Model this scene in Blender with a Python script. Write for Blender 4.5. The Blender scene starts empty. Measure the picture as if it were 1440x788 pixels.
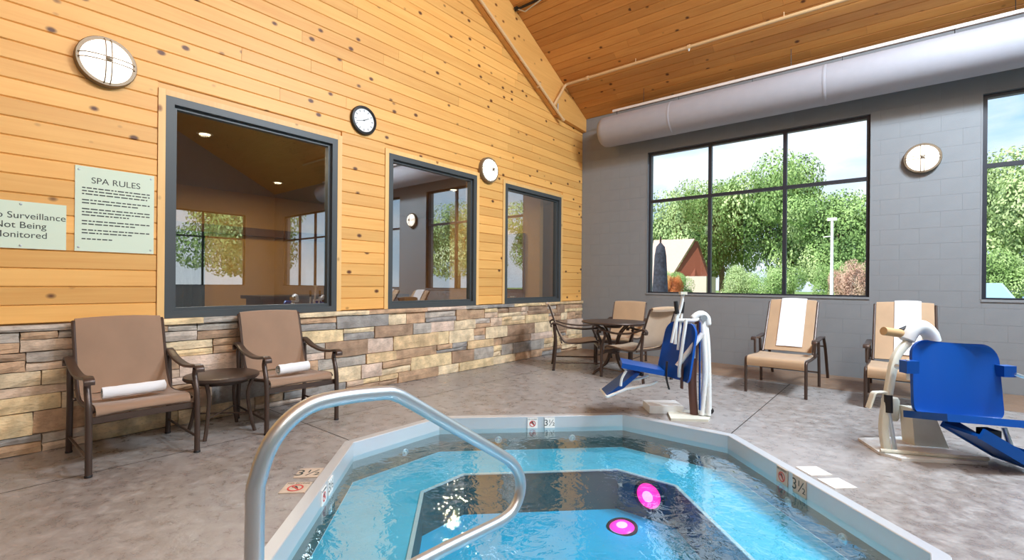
import bpy, bmesh, math, random
from mathutils import Vector, Matrix, geometry, noise
from math import pi, sin, cos, radians, sqrt, atan2

# ------------------------------------------------------------------ camera, world, light
scene = bpy.context.scene
COL = scene.collection
random.seed(7)

CAM = Vector((4.8606, -8.0312, 1.25))
YAW, ROLL, FPX, CYPX = -0.6883, 0.0084, 671.473, 398.75
fwd = Vector((sin(YAW), cos(YAW), 0)); rt0 = Vector((cos(YAW), -sin(YAW), 0)); up0 = Vector((0, 0, 1))
rt = rt0 * cos(ROLL) + up0 * sin(ROLL); up = up0 * cos(ROLL) - rt0 * sin(ROLL)
cd = bpy.data.cameras.new('camera'); cam = bpy.data.objects.new('camera', cd); COL.objects.link(cam)
cam.matrix_world = Matrix(((rt.x, up.x, -fwd.x, CAM.x), (rt.y, up.y, -fwd.y, CAM.y), (rt.z, up.z, -fwd.z, CAM.z), (0, 0, 0, 1)))
cd.sensor_width = 36; cd.lens = FPX / 1440 * 36; cd.shift_y = (CYPX - 394) / 1440
cd.clip_start = 0.05; cd.clip_end = 400
scene.camera = cam

scene.view_settings.view_transform = 'Standard'; scene.view_settings.look = 'None'
scene.view_settings.gamma = 1; scene.view_settings.use_curve_mapping = False
EXPOSURE = 0.0
scene.view_settings.exposure = EXPOSURE
SKY_STRENGTH = 1.45
SUN_STRENGTH = 6.0
FILL_W = 150.0          # each added fill lamp under the ridge

def S(r, g, b, a=1):
    f = lambda c: (c / 12.92 if c <= 0.04045 else ((c + 0.055) / 1.055) ** 2.4)
    return (f(r / 255), f(g / 255), f(b / 255), a)

w = bpy.data.worlds.new('sky'); scene.world = w; w.use_nodes = True
nt = w.node_tree; nt.nodes.clear()
N = lambda t, **k: nt.nodes.new(t)
out = N('ShaderNodeOutputWorld'); bg = N('ShaderNodeBackground'); nt.links.new(bg.outputs[0], out.inputs[0])
tc = N('ShaderNodeTexCoord'); sp = N('ShaderNodeSeparateXYZ'); nt.links.new(tc.outputs['Generated'], sp.inputs[0])
rp = N('ShaderNodeValToRGB'); nt.links.new(sp.outputs[2], rp.inputs[0])
rp.color_ramp.elements[0].position = 0.0; rp.color_ramp.elements[0].color = S(196, 224, 246)
rp.color_ramp.elements[1].position = 0.6; rp.color_ramp.elements[1].color = S(120, 178, 232)
e = rp.color_ramp.elements.new(0.25); e.color = S(146, 196, 240)
mp = N('ShaderNodeMapping'); mp.inputs['Scale'].default_value = (2.2, 2.2, 6.5); nt.links.new(tc.outputs['Generated'], mp.inputs[0])
ns = N('ShaderNodeTexNoise'); ns.inputs['Scale'].default_value = 1.6; ns.inputs['Detail'].default_value = 6; nt.links.new(mp.outputs[0], ns.inputs['Vector'])
cr = N('ShaderNodeValToRGB'); cr.color_ramp.elements[0].position = 0.36; cr.color_ramp.elements[1].position = 0.56; nt.links.new(ns.outputs[0], cr.inputs[0])
mx = N('ShaderNodeMixRGB'); nt.links.new(cr.outputs[0], mx.inputs[0]); nt.links.new(rp.outputs[0], mx.inputs[1]); mx.inputs[2].default_value = S(228, 238, 248)
nt.links.new(mx.outputs[0], bg.inputs[0]); bg.inputs[1].default_value = SKY_STRENGTH

sd = bpy.data.lights.new('sun', 'SUN'); sd.energy = SUN_STRENGTH; sd.angle = 0.02; sd.color = (1, .95, .87)
so = bpy.data.objects.new('sun', sd); COL.objects.link(so)
so.rotation_euler = Vector((0.30, 0.78, -0.95)).to_track_quat('-Z', 'Y').to_euler()

# ------------------------------------------------------------------ materials
def newmat(name):
    m = bpy.data.materials.new(name); m.use_nodes = True
    t = m.node_tree; b = t.nodes['Principled BSDF']
    return m, t, b
def lk(t, a, b): t.links.new(a, b)
def plain(name, col, rough=.5, metal=0, spec=None, sheen=0, emit=None, es=0, bump=0, bscale=60, var=0, vscale=8):
    m, t, b = newmat(name)
    b.inputs['Base Color'].default_value = col; b.inputs['Roughness'].default_value = rough; b.inputs['Metallic'].default_value = metal
    if spec is not None: b.inputs['Specular IOR Level'].default_value = spec
    if sheen: b.inputs['Sheen Weight'].default_value = sheen
    if emit: b.inputs['Emission Color'].default_value = emit; b.inputs['Emission Strength'].default_value = es
    c = t.nodes.new('ShaderNodeTexCoord')
    if bump:
        n = t.nodes.new('ShaderNodeTexNoise'); n.inputs['Scale'].default_value = bscale; n.inputs['Detail'].default_value = 5
        lk(t, c.outputs['Object'], n.inputs['Vector'])
        bp = t.nodes.new('ShaderNodeBump'); bp.inputs['Strength'].default_value = bump; bp.inputs['Distance'].default_value = .01
        lk(t, n.outputs[0], bp.inputs['Height']); lk(t, bp.outputs[0], b.inputs['Normal'])
    if var:
        n = t.nodes.new('ShaderNodeTexNoise'); n.inputs['Scale'].default_value = vscale; n.inputs['Detail'].default_value = 6
        lk(t, c.outputs['Object'], n.inputs['Vector'])
        h = t.nodes.new('ShaderNodeHueSaturation'); h.inputs['Color'].default_value = col
        mr = t.nodes.new('ShaderNodeMapRange'); mr.inputs[1].default_value = .3; mr.inputs[2].default_value = .7; mr.inputs[3].default_value = 1 - var; mr.inputs[4].default_value = 1 + var
        lk(t, n.outputs[0], mr.inputs[0]); lk(t, mr.outputs[0], h.inputs['Value']); lk(t, h.outputs[0], b.inputs['Base Color'])
    return m

def wood_mat(name, order, light, dark, knot):
    """knotty pine; order = which object axes are (along, across, depth)"""
    m, t, b = newmat(name)
    c = t.nodes.new('ShaderNodeTexCoord'); s = t.nodes.new('ShaderNodeSeparateXYZ'); lk(t, c.outputs['Object'], s.inputs[0])
    oi = t.nodes.new('ShaderNodeObjectInfo')
    mul = t.nodes.new('ShaderNodeMath'); mul.operation = 'MULTIPLY'; mul.inputs[1].default_value = 37; lk(t, oi.outputs['Random'], mul.inputs[0])
    cb = t.nodes.new('ShaderNodeCombineXYZ')
    for k in range(2): lk(t, s.outputs[order[k]], cb.inputs[k])
    lk(t, mul.outputs[0], cb.inputs[2])
    def mapped(sc):
        q = t.nodes.new('ShaderNodeMapping'); q.inputs['Scale'].default_value = sc; lk(t, cb.outputs[0], q.inputs[0]); return q.outputs[0]
    g = t.nodes.new('ShaderNodeTexNoise'); g.inputs['Scale'].default_value = 1; g.inputs['Detail'].default_value = 5; g.inputs['Distortion'].default_value = .6
    lk(t, mapped((1.6, 34, 1)), g.inputs['Vector'])
    g2 = t.nodes.new('ShaderNodeTexNoise'); g2.inputs['Scale'].default_value = 1; g2.inputs['Detail'].default_value = 3; lk(t, mapped((.9, 5, 1)), g2.inputs['Vector'])
    r = t.nodes.new('ShaderNodeValToRGB'); r.color_ramp.elements[0].color = dark; r.color_ramp.elements[1].color = light
    r.color_ramp.elements[0].position = .22; r.color_ramp.elements[1].position = .72
    ad = t.nodes.new('ShaderNodeMath'); ad.operation = 'MULTIPLY_ADD'; ad.inputs[1].default_value = .5; lk(t, g.outputs[0], ad.inputs[0])
    h2 = t.nodes.new('ShaderNodeMath'); h2.operation = 'MULTIPLY'; h2.inputs[1].default_value = .5; lk(t, g2.outputs[0], h2.inputs[0]); lk(t, h2.outputs[0], ad.inputs[2]); lk(t, ad.outputs[0], r.inputs[0])
    hs = t.nodes.new('ShaderNodeHueSaturation'); lk(t, r.outputs[0], hs.inputs['Color'])
    mr = t.nodes.new('ShaderNodeMapRange'); mr.inputs[3].default_value = .86; mr.inputs[4].default_value = 1.1; lk(t, oi.outputs['Random'], mr.inputs[0]); lk(t, mr.outputs[0], hs.inputs['Value'])
    # knots
    v = t.nodes.new('ShaderNodeTexVoronoi'); v.inputs['Scale'].default_value = 1; v.inputs['Randomness'].default_value = 1
    lk(t, mapped((4.3, 6.2, 1)), v.inputs['Vector'])
    kr = t.nodes.new('ShaderNodeValToRGB'); kr.color_ramp.elements[0].position = .085; kr.color_ramp.elements[0].color = (1, 1, 1, 1); kr.color_ramp.elements[1].position = .17; kr.color_ramp.elements[1].color = (0, 0, 0, 1)
    lk(t, v.outputs['Distance'], kr.inputs[0])
    sc_ = t.nodes.new('ShaderNodeSeparateColor'); lk(t, v.outputs['Color'], sc_.inputs[0])
    gt = t.nodes.new('ShaderNodeMath'); gt.operation = 'GREATER_THAN'; gt.inputs[1].default_value = .3; lk(t, sc_.outputs[0], gt.inputs[0])
    kk = t.nodes.new('ShaderNodeMath'); kk.operation = 'MULTIPLY'; lk(t, gt.outputs[0], kk.inputs[0]); lk(t, kr.outputs[0], kk.inputs[1])
    km = t.nodes.new('ShaderNodeMixRGB'); km.inputs[2].default_value = knot; lk(t, kk.outputs[0], km.inputs[0]); lk(t, hs.outputs[0], km.inputs[1])
    lk(t, km.outputs[0], b.inputs['Base Color']); b.inputs['Roughness'].default_value = .48
    bp = t.nodes.new('ShaderNodeBump'); bp.inputs['Strength'].default_value = .12; bp.inputs['Distance'].default_value = .004; lk(t, g.outputs[0], bp.inputs['Height']); lk(t, bp.outputs[0], b.inputs['Normal'])
    return m

def stone_mat():
    m, t, b = newmat('ledge stone')
    oi = t.nodes.new('ShaderNodeObjectInfo'); c = t.nodes.new('ShaderNodeTexCoord')
    r = t.nodes.new('ShaderNodeValToRGB'); r.color_ramp.interpolation = 'CONSTANT'
    cols = [(222, 190, 146), (236, 212, 174), (180, 170, 158), (206, 168, 134), (228, 204, 168), (156, 150, 144), (214, 186, 160), (190, 156, 124), (234, 206, 160), (192, 178, 164), (170, 140, 114), (222, 196, 176)]
    el = r.color_ramp.elements
    el[0].position = 0; el[0].color = S(*cols[0]); el[1].position = 1 / len(cols); el[1].color = S(*cols[1])
    for i in range(2, len(cols)): q = el.new(i / len(cols)); q.color = S(*cols[i])
    lk(t, oi.outputs['Random'], r.inputs[0])
    n = t.nodes.new('ShaderNodeTexNoise'); n.inputs['Scale'].default_value = 9; n.inputs['Detail'].default_value = 8; lk(t, c.outputs['Object'], n.inputs['Vector'])
    n2 = t.nodes.new('ShaderNodeTexNoise'); n2.inputs['Scale'].default_value = 34; n2.inputs['Detail'].default_value = 6
    mpn = t.nodes.new('ShaderNodeMapping'); mpn.inputs['Scale'].default_value = (1, 1, 2.4); lk(t, c.outputs['Object'], mpn.inputs[0]); lk(t, mpn.outputs[0], n2.inputs['Vector'])
    mr = t.nodes.new('ShaderNodeMapRange'); mr.inputs[1].default_value = .3; mr.inputs[2].default_value = .7; mr.inputs[3].default_value = .66; mr.inputs[4].default_value = 1.2; lk(t, n.outputs[0], mr.inputs[0])
    hs = t.nodes.new('ShaderNodeHueSaturation'); lk(t, r.outputs[0], hs.inputs['Color']); lk(t, mr.outputs[0], hs.inputs['Value'])
    mm = t.nodes.new('ShaderNodeMixRGB'); mm.inputs[2].default_value = S(120, 92, 70)
    kr = t.nodes.new('ShaderNodeValToRGB'); kr.color_ramp.elements[0].position = .55; kr.color_ramp.elements[1].position = .75; lk(t, n2.outputs[0], kr.inputs[0])
    h = t.nodes.new('ShaderNodeMath'); h.operation = 'MULTIPLY'; h.inputs[1].default_value = .4; lk(t, kr.outputs[0], h.inputs[0])
    lk(t, h.outputs[0], mm.inputs[0]); lk(t, hs.outputs[0], mm.inputs[1]); lk(t, mm.outputs[0], b.inputs['Base Color'])
    b.inputs['Roughness'].default_value = .8
    bp = t.nodes.new('ShaderNodeBump'); bp.inputs['Strength'].default_value = .55; bp.inputs['Distance'].default_value = .012; lk(t, n2.outputs[0], bp.inputs['Height']); lk(t, bp.outputs[0], b.inputs['Normal'])
    return m

def floor_mat(name, c1, c2, c3, rough):
    m, t, b = newmat(name)
    c = t.nodes.new('ShaderNodeTexCoord')
    def noi(sc, det, rg=.6, dist=0):
        n = t.nodes.new('ShaderNodeTexNoise'); n.inputs['Scale'].default_value = sc; n.inputs['Detail'].default_value = det; n.inputs['Roughness'].default_value = rg; n.inputs['Distortion'].default_value = dist
        lk(t, c.outputs['Object'], n.inputs['Vector']); return n.outputs[0]
    a = noi(.9, 6); d = noi(9, 9, .7, .3); f = noi(17, 6, .75, .8)
    r = t.nodes.new('ShaderNodeValToRGB'); r.color_ramp.elements[0].color = c2; r.color_ramp.elements[1].color = c1; r.color_ramp.elements[0].position = .36; r.color_ramp.elements[1].position = .64; lk(t, a, r.inputs[0])
    k = t.nodes.new('ShaderNodeValToRGB'); k.color_ramp.elements[0].position = .44; k.color_ramp.elements[1].position = .68; lk(t, d, k.inputs[0])
    mm = t.nodes.new('ShaderNodeMixRGB'); mm.inputs[2].default_value = c3
    h = t.nodes.new('ShaderNodeMath'); h.operation = 'MULTIPLY'; h.inputs[1].default_value = .65; lk(t, k.outputs[0], h.inputs[0]); lk(t, h.outputs[0], mm.inputs[0]); lk(t, r.outputs[0], mm.inputs[1])
    # dark pits of the stamped texture
    pk = t.nodes.new('ShaderNodeValToRGB'); pk.color_ramp.elements[0].position = .62; pk.color_ramp.elements[1].position = .74; lk(t, f, pk.inputs[0])
    ph = t.nodes.new('ShaderNodeMath'); ph.operation = 'MULTIPLY'; ph.inputs[1].default_value = .2; lk(t, pk.outputs[0], ph.inputs[0])
    m2 = t.nodes.new('ShaderNodeMixRGB'); m2.inputs[2].default_value = S(78, 66, 58); lk(t, ph.outputs[0], m2.inputs[0]); lk(t, mm.outputs[0], m2.inputs[1])
    lk(t, m2.outputs[0], b.inputs['Base Color'])
    mr = t.nodes.new('ShaderNodeMapRange'); mr.inputs[1].default_value = .3; mr.inputs[2].default_value = .7; mr.inputs[3].default_value = rough - .1; mr.inputs[4].default_value = rough + .14; lk(t, d, mr.inputs[0]); lk(t, mr.outputs[0], b.inputs['Roughness'])
    bp = t.nodes.new('ShaderNodeBump'); bp.inputs['Strength'].default_value = .3; bp.inputs['Distance'].default_value = .01; lk(t, d, bp.inputs['Height'])
    b2 = t.nodes.new('ShaderNodeBump'); b2.inputs['Strength'].default_value = .25; b2.inputs['Distance'].default_value = .006; lk(t, f, b2.inputs['Height']); lk(t, bp.outputs[0], b2.inputs['Normal']); lk(t, b2.outputs[0], b.inputs['Normal'])
    b.inputs['Specular IOR Level'].default_value = .6
    return m

def glass_mat(name, tint, ior, rough=0.0, bump=None, expo=5.0):
    """thin sheet: see-through with a Fresnel reflection"""
    m, t, b = newmat(name); t.nodes.remove(b); o = t.nodes['Material Output']
    tr = t.nodes.new('ShaderNodeBsdfTransparent'); tr.inputs[0].default_value = tint
    gl = t.nodes.new('ShaderNodeBsdfGlossy'); gl.inputs['Roughness'].default_value = rough; gl.inputs[0].default_value = (1, 1, 1, 1)
    ge = t.nodes.new('ShaderNodeNewGeometry'); dp = t.nodes.new('ShaderNodeVectorMath'); dp.operation = 'DOT_PRODUCT'
    lk(t, ge.outputs['Incoming'], dp.inputs[1]); lk(t, ge.outputs['Normal'], dp.inputs[0])
    def mth(op, a, b, clamp=False):
        q = t.nodes.new('ShaderNodeMath'); q.operation = op; q.use_clamp = clamp
        for i_, v_ in enumerate((a, b)):
            if v_ is None: continue
            if isinstance(v_, (int, float)): q.inputs[i_].default_value = v_
            else: lk(t, v_, q.inputs[i_])
        return q.outputs[0]
    f0 = ((ior - 1) / (ior + 1)) ** 2
    frs = mth('ADD', f0, mth('MULTIPLY', 1 - f0, mth('POWER', mth('SUBTRACT', 1.0, mth('ABSOLUTE', dp.outputs['Value'], None), True), expo)), True)
    ms = t.nodes.new('ShaderNodeMixShader'); lk(t, frs, ms.inputs[0]); lk(t, tr.outputs[0], ms.inputs[1]); lk(t, gl.outputs[0], ms.inputs[2]); lk(t, ms.outputs[0], o.inputs[0])
    if bump:
        c = t.nodes.new('ShaderNodeTexCoord'); prev = None
        for sc, st, dist in bump:
            n = t.nodes.new('ShaderNodeTexNoise'); n.inputs['Scale'].default_value = sc; n.inputs['Detail'].default_value = 3; n.inputs['Distortion'].default_value = .8; lk(t, c.outputs['Object'], n.inputs['Vector'])
            bp = t.nodes.new('ShaderNodeBump'); bp.inputs['Strength'].default_value = st; bp.inputs['Distance'].default_value = dist; lk(t, n.outputs[0], bp.inputs['Height'])
            if prev: lk(t, prev, bp.inputs['Normal'])
            prev = bp.outputs[0]
        lk(t, prev, gl.inputs['Normal']); lk(t, prev, dp.inputs[0])
    return m

def leaf_mat(name, c1, c2, c3):
    m, t, b = newmat(name)
    c = t.nodes.new('ShaderNodeTexCoord'); n = t.nodes.new('ShaderNodeTexNoise'); n.inputs['Scale'].default_value = 2.2; n.inputs['Detail'].default_value = 8; lk(t, c.outputs['Object'], n.inputs['Vector'])
    r = t.nodes.new('ShaderNodeValToRGB'); r.color_ramp.elements[0].color = c1; r.color_ramp.elements[0].position = .32; r.color_ramp.elements[1].color = c3; r.color_ramp.elements[1].position = .7
    q = r.color_ramp.elements.new(.5); q.color = c2
    lk(t, n.outputs[0], r.inputs[0]); lk(t, r.outputs[0], b.inputs['Base Color']); b.inputs['Roughness'].default_value = .7
    return m

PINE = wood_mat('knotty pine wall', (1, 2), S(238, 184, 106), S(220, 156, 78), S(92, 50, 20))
PINE_C = wood_mat('knotty pine ceiling shaded', (0, 1), S(220, 156, 82), S(194, 122, 54), S(96, 52, 22))  # same pine as the wall, toned deeper for the dimmer light up there
PINE_TRIM = wood_mat('pine trim', (2, 1), S(240, 196, 130), S(224, 172, 100), S(150, 96, 46))
STONE = stone_mat()
GREY = plain('grey block paint', S(136, 138, 140), .6, bump=.15, bscale=90, var=.05, vscale=3)
MORTAR = plain('mortar', S(108, 94, 80), .9, bump=.3, bscale=50)
DECK = floor_mat('stamped concrete', S(148, 141, 137), S(128, 119, 113), S(182, 178, 175), .3)
DECK_B = floor_mat('brown concrete border', S(140, 112, 90), S(118, 92, 72), S(150, 124, 102), .42)  # browner strip of floor along the foot of the grey wall
STEEL = plain('brushed stainless', S(206, 214, 220), .36, .9, bump=.04, bscale=300)
COPING = plain('satin pale coping', S(204, 206, 208), .32, .4, bump=.05, bscale=40)
FRAME_D = plain('dark grey window paint', S(66, 70, 72), .45)
FRAME_B = plain('dark bronze window frame', S(40, 42, 50), .45)
BRONZE = plain('dark bronze metal', S(78, 62, 54), .38, .35, bump=.05, bscale=120)
SLING = plain('brown sling fabric', S(150, 119, 95), .75, sheen=.3, bump=.25, bscale=500, var=.06, vscale=6)
SLING_T = plain('tan sling fabric', S(182, 150, 116), .7, sheen=.4, bump=.25, bscale=500, var=.05, vscale=6)
TOWEL = plain('white terry towel', S(238, 238, 240), .95, sheen=.4, bump=.5, bscale=260)
TEAL = plain('teal towel edge', S(70, 130, 150), .95, bump=.4, bscale=260)
WHITE = plain('white powder coat', S(226, 228, 226), .4)
CREAM = plain('aged white plastic', S(214, 212, 196), .45, var=.06)
BLUE = plain('blue moulded plastic', S(6, 74, 156), .33)
BLACK = plain('black rubber', S(26, 24, 26), .6)
BROWN = plain('brown strap', S(98, 66, 58), .7)
TANPAD = plain('tan vinyl pad', S(196, 160, 112), .55)
SIGN = plain('pale green sign', S(208, 220, 198), .5)
INK = plain('dark sign ink', S(56, 60, 56), .6)
RED = plain('red print', S(196, 70, 66), .6)
TILE = plain('white tile', S(232, 228, 222), .3)
TILE_T = plain('worn tan tile', S(196, 176, 156), .4, var=.08, vscale=20)
DUCT = plain('grey fabric duct', S(166, 164, 170), .7, bump=.08, bscale=30, var=.03)
PIPE = plain('painted pipe', S(216, 178, 130), .5)
PIPE_W = plain('white track', S(228, 218, 210), .45)
LAMP_ON = plain('lit opal glass', S(255, 250, 240), .4, emit=(1, .93, .82, 1), es=2.2)
LAMP_RIM = plain('brass rim', S(128, 112, 92), .4, .3)
CLOCKF = plain('clock face', S(226, 228, 230), .4)
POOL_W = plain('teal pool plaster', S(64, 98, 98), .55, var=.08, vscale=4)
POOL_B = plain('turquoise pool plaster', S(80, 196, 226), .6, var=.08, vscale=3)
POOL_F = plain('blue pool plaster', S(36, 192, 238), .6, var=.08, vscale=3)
NOSE = plain('pale nosing strip', S(206, 214, 214), .45)
PINK = plain('pink pool lamp', S(255, 60, 190), .3, emit=(1, .02, .34, 1), es=1.7)
PINK_HOT = plain('hot pink bulb', S(255, 170, 225), .3, emit=(1, .36, .68, 1), es=1.9)
WATER = glass_mat('water', (.80, .96, .98, 1), 2.7, .0, [(3, .16, .05), (13, .24, .012)], 4.0)
GLASS_EXT = glass_mat('clear glass', (.97, .98, .98, 1), 1.3)
GLASS_INT = glass_mat('reflective inner glazing', (.84, .85, .82, 1), 3.2)
TAN_WALL = plain('tan lobby paint', S(206, 158, 92), .8)
LOBBY_C = plain('lobby ceiling', S(150, 120, 80), .8)
LOBBY_F = plain('lobby carpet', S(84, 70, 60), .9)
DOORWOOD = wood_mat('dark door wood', (2, 1), S(130, 84, 52), S(98, 60, 36), S(70, 40, 24))
DARKTEAL = plain('dark teal curtain', S(44, 62, 72), .8)
GRASS = plain('grass', S(112, 138, 66), .9, bump=.5, bscale=30, var=.2, vscale=2)
ASPHALT = plain('pale paving', S(176, 172, 164), .9, var=.08, vscale=2)
LEAF_A = leaf_mat('leaves mid green', S(92, 126, 66), S(150, 184, 108), S(206, 222, 164))
LEAF_B = leaf_mat('leaves pale green', S(116, 142, 92), S(176, 200, 136), S(222, 230, 188))
LEAF_R = leaf_mat('leaves rust', S(120, 60, 34), S(190, 104, 52), S(220, 160, 90))
LEAF_P = leaf_mat('leaves pinkish', S(140, 96, 80), S(206, 170, 150), S(226, 206, 180))
BARK = plain('bark', S(110, 92, 76), .9, bump=.5, bscale=20)
ROOFP = plain('pinkish shingle roof', S(206, 176, 164), .85, var=.05)
GABLE = plain('red brown boards', S(130, 70, 48), .8)
UMB = plain('dark umbrella cloth', S(54, 58, 70), .85, var=.5, vscale=14)
CARP = plain('pale blue car paint', S(168, 196, 220), .25, .2)
CARG = plain('car glass', S(150, 190, 220), .08, .2)
BLACKM = plain('black plastic', S(22, 22, 24), .5)

# ------------------------------------------------------------------ mesh helpers
class MB:
    def __init__(s): s.v = []; s.f = []
    def add(s, vs, fs):
        k = len(s.v); s.v += [Vector(p) for p in vs]; s.f += [tuple(i + k for i in f) for f in fs]; return s
    def box(s, x0, x1, y0, y1, z0, z1, M=None):
        vs = [Vector((x, y, z)) for z in (z0, z1) for y in (y0, y1) for x in (x0, x1)]
        if M: vs = [M @ p for p in vs]
        return s.add(vs, [(0, 2, 3, 1), (4, 5, 7, 6), (0, 1, 5, 4), (2, 6, 7, 3), (0, 4, 6, 2), (1, 3, 7, 5)])
    def prism(s, poly, d):
        """poly: 3-D points in a plane, swept by vector d"""
        n = len(poly); d = Vector(d); a = [Vector(p) for p in poly]
        s.add(a + [p + d for p in a], [tuple(range(n - 1, -1, -1)), tuple(range(n, 2 * n))] + [(i, (i + 1) % n, n + (i + 1) % n, n + i) for i in range(n)])
        return s
    def tube(s, pts, r, n=10, closed=False, flat=None, upv=None):
        """round (or flat=(w,h)) section swept along pts; r number or list"""
        P = [Vector(p) for p in pts]; m = len(P)
        rr = r if isinstance(r, (list, tuple)) else [r] * m
        T = []
        for i in range(m):
            if closed: t = P[(i + 1) % m] - P[i - 1]
            else: t = P[min(i + 1, m - 1)] - P[max(i - 1, 0)]
            T.append(t.normalized())
        u = Vector(upv) if upv else (Vector((0, 0, 1)) if abs(T[0].z) < .9 else Vector((1, 0, 0)))
        k = len(s.v)
        for i in range(m):
            b = T[i].cross(u)
            if b.length < 1e-4: b = T[i].cross(Vector((.3, .9, .1)))
            b.normalize(); un = b.cross(T[i]).normalized()
            if not upv: u = un
            for j in range(n):
                a = 2 * pi * j / n
                if flat:
                    ca, sa = cos(a), sin(a); e = .5
                    s.v.append(P[i] + b * (math.copysign(abs(ca) ** e, ca) * flat[0] / 2) + un * (math.copysign(abs(sa) ** e, sa) * flat[1] / 2))
                else: s.v.append(P[i] + (b * cos(a) + un * sin(a)) * rr[i])
        for i in range(m if closed else m - 1):
            i2 = (i + 1) % m
            for j in range(n):
                j2 = (j + 1) % n; s.f.append((k + i * n + j, k + i * n + j2, k + i2 * n + j2, k + i2 * n + j))
        if not closed:
            s.f.append(tuple(k + j for j in range(n - 1, -1, -1))); s.f.append(tuple(k + (m - 1) * n + j for j in range(n)))
        return s
    def lathe(s, prof, n=24, M=None, caps=(1, 1)):
        """prof: (r,z) list about local z"""
        k = len(s.v); m = len(prof)
        for r, z in prof:
            for j in range(n):
                a = 2 * pi * j / n; p = Vector((r * cos(a), r * sin(a), z)); s.v.append(M @ p if M else p)
        for i in range(m - 1):
            for j in range(n):
                j2 = (j + 1) % n; s.f.append((k + i * n + j, k + i * n + j2, k + (i + 1) * n + j2, k + (i + 1) * n + j))
        if caps[0]: s.f.append(tuple(k + j for j in range(n - 1, -1, -1)))
        if caps[1]: s.f.append(tuple(k + (m - 1) * n + j for j in range(n)))
        return s
    def sheet(s, prof, y0, y1, th=.006, ny=4, sag=0):
        """profile in x,z swept over y, given a thickness; sag bows the middle"""
        P = [Vector((p[0], 0, p[1])) for p in prof]; m = len(P); k = len(s.v)
        nr = []
        for i in range(m):
            t = (P[min(i + 1, m - 1)] - P[max(i - 1, 0)]).normalized(); nr.append(Vector((-t.z, 0, t.x)))
        for side in (0, 1):
            for i in range(m):
                for j in range(ny + 1):
                    y = y0 + (y1 - y0) * j / ny; q = 1 - (2 * j / ny - 1) ** 2
                    p = P[i] + nr[i] * (th * (side - .5)) - nr[i] * (-sag * q) ; s.v.append(Vector((p.x, y, p.z)))
        W = ny + 1; H = m * W
        for i in range(m - 1):
            for j in range(ny):
                a = k + i * W + j; s.f.append((a, a + 1, a + W + 1, a + W)); s.f.append((a + H, a + W + H, a + W + 1 + H, a + 1 + H))
        for i in range(m - 1):
            for j in (0, ny):
                a = k + i * W + j; q = (a, a + W, a + W + H, a + H); s.f.append(q if j == 0 else q[::-1])
        for i in (0, m - 1):
            for j in range(ny):
                a = k + i * W + j; q = (a, a + H, a + 1 + H, a + 1); s.f.append(q if i == 0 else q[::-1])
        return s
    def build(s, name, mat, parent=None, smooth=False, M=None):
        me = bpy.data.meshes.new(name); vs = [M @ p for p in s.v] if M else s.v
        me.from_pydata([tuple(p) for p in vs], [], s.f); me.validate()
        bm = bmesh.new(); bm.from_mesh(me); bmesh.ops.recalc_face_normals(bm, faces=bm.faces); bm.to_mesh(me); bm.free()
        if smooth:
            me.polygons.foreach_set('use_smooth', [True] * len(me.polygons))
            try: me.set_sharp_from_angle(angle=radians(40))
            except Exception: pass
        me.materials.append(mat)
        o = bpy.data.objects.new(name, me); COL.objects.link(o); o.parent = parent
        return o

def tag(o, label=None, cat=None, group=None, kind=None):
    if label: o['label'] = label
    if cat: o['category'] = cat
    if group: o['group'] = group
    if kind: o['kind'] = kind
    return o
def thing(name, label, cat, loc=(0, 0, 0), rz=0, group=None, kind=None):
    o = bpy.data.objects.new(name, None); COL.objects.link(o); o.location = loc; o.rotation_euler = (0, 0, rz); o.empty_display_size = .1
    return tag(o, label, cat, group, kind)
def copy_tree(o, parent=None):
    c = o.copy(); COL.objects.link(c); c.parent = parent
    for ch in list(o.children): copy_tree(ch, c)
    return c
def smooth_path(pts, n=6, closed=False):
    P = [Vector(p) for p in pts]; m = len(P); o = []
    rng = range(m if closed else m - 1)
    g = (lambda i: P[i % m]) if closed else (lambda i: P[min(max(i, 0), m - 1)])
    for i in rng:
        a, b, c, d = g(i - 1), g(i), g(i + 1), g(i + 2)
        for k in range(n):
            t = k / n; o.append(.5 * ((2 * b) + (c - a) * t + (2 * a - 5 * b + 4 * c - d) * t * t + (3 * b - a - 3 * c + d) * t ** 3))
    if not closed: o.append(P[-1])
    return o
def fillet(pts, r, n=6):
    P = [Vector(p) for p in pts]; o = [P[0]]
    for i in range(1, len(P) - 1):
        a, b, c = P[i - 1], P[i], P[i + 1]; u = (a - b); v = (c - b); q = min(r, u.length * .48, v.length * .48)
        s0 = b + u.normalized() * q; s1 = b + v.normalized() * q
        for k in range(n + 1):
            t = k / n; o.append(s0 * (1 - t) ** 2 + b * 2 * t * (1 - t) + s1 * t * t)
    o.append(P[-1]); return o
def text(name, body, size, M, mat, parent=None, extrude=.0008, align='CENTER'):
    cu = bpy.data.curves.new(name, 'FONT'); cu.body = body; cu.size = size; cu.align_x = align; cu.align_y = 'CENTER'; cu.extrude = extrude
    tmp = bpy.data.objects.new(name, cu); COL.objects.link(tmp)
    me = bpy.data.meshes.new_from_object(tmp.evaluated_get(bpy.context.evaluated_depsgraph_get()))
    bpy.data.objects.remove(tmp); bpy.data.curves.remove(cu)
    me.name = name; me.materials.clear(); me.materials.append(mat)
    o = bpy.data.objects.new(name, me); COL.objects.link(o); o.parent = parent; o.matrix_local = M
    return o
def basis(x, y, z, o): 
    x, y, z, o = Vector(x), Vector(y), Vector(z), Vector(o)
    return Matrix(((x.x, y.x, z.x, o.x), (x.y, y.y, z.y, o.y), (x.z, y.z, z.z, o.z), (0, 0, 0, 1)))

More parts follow.
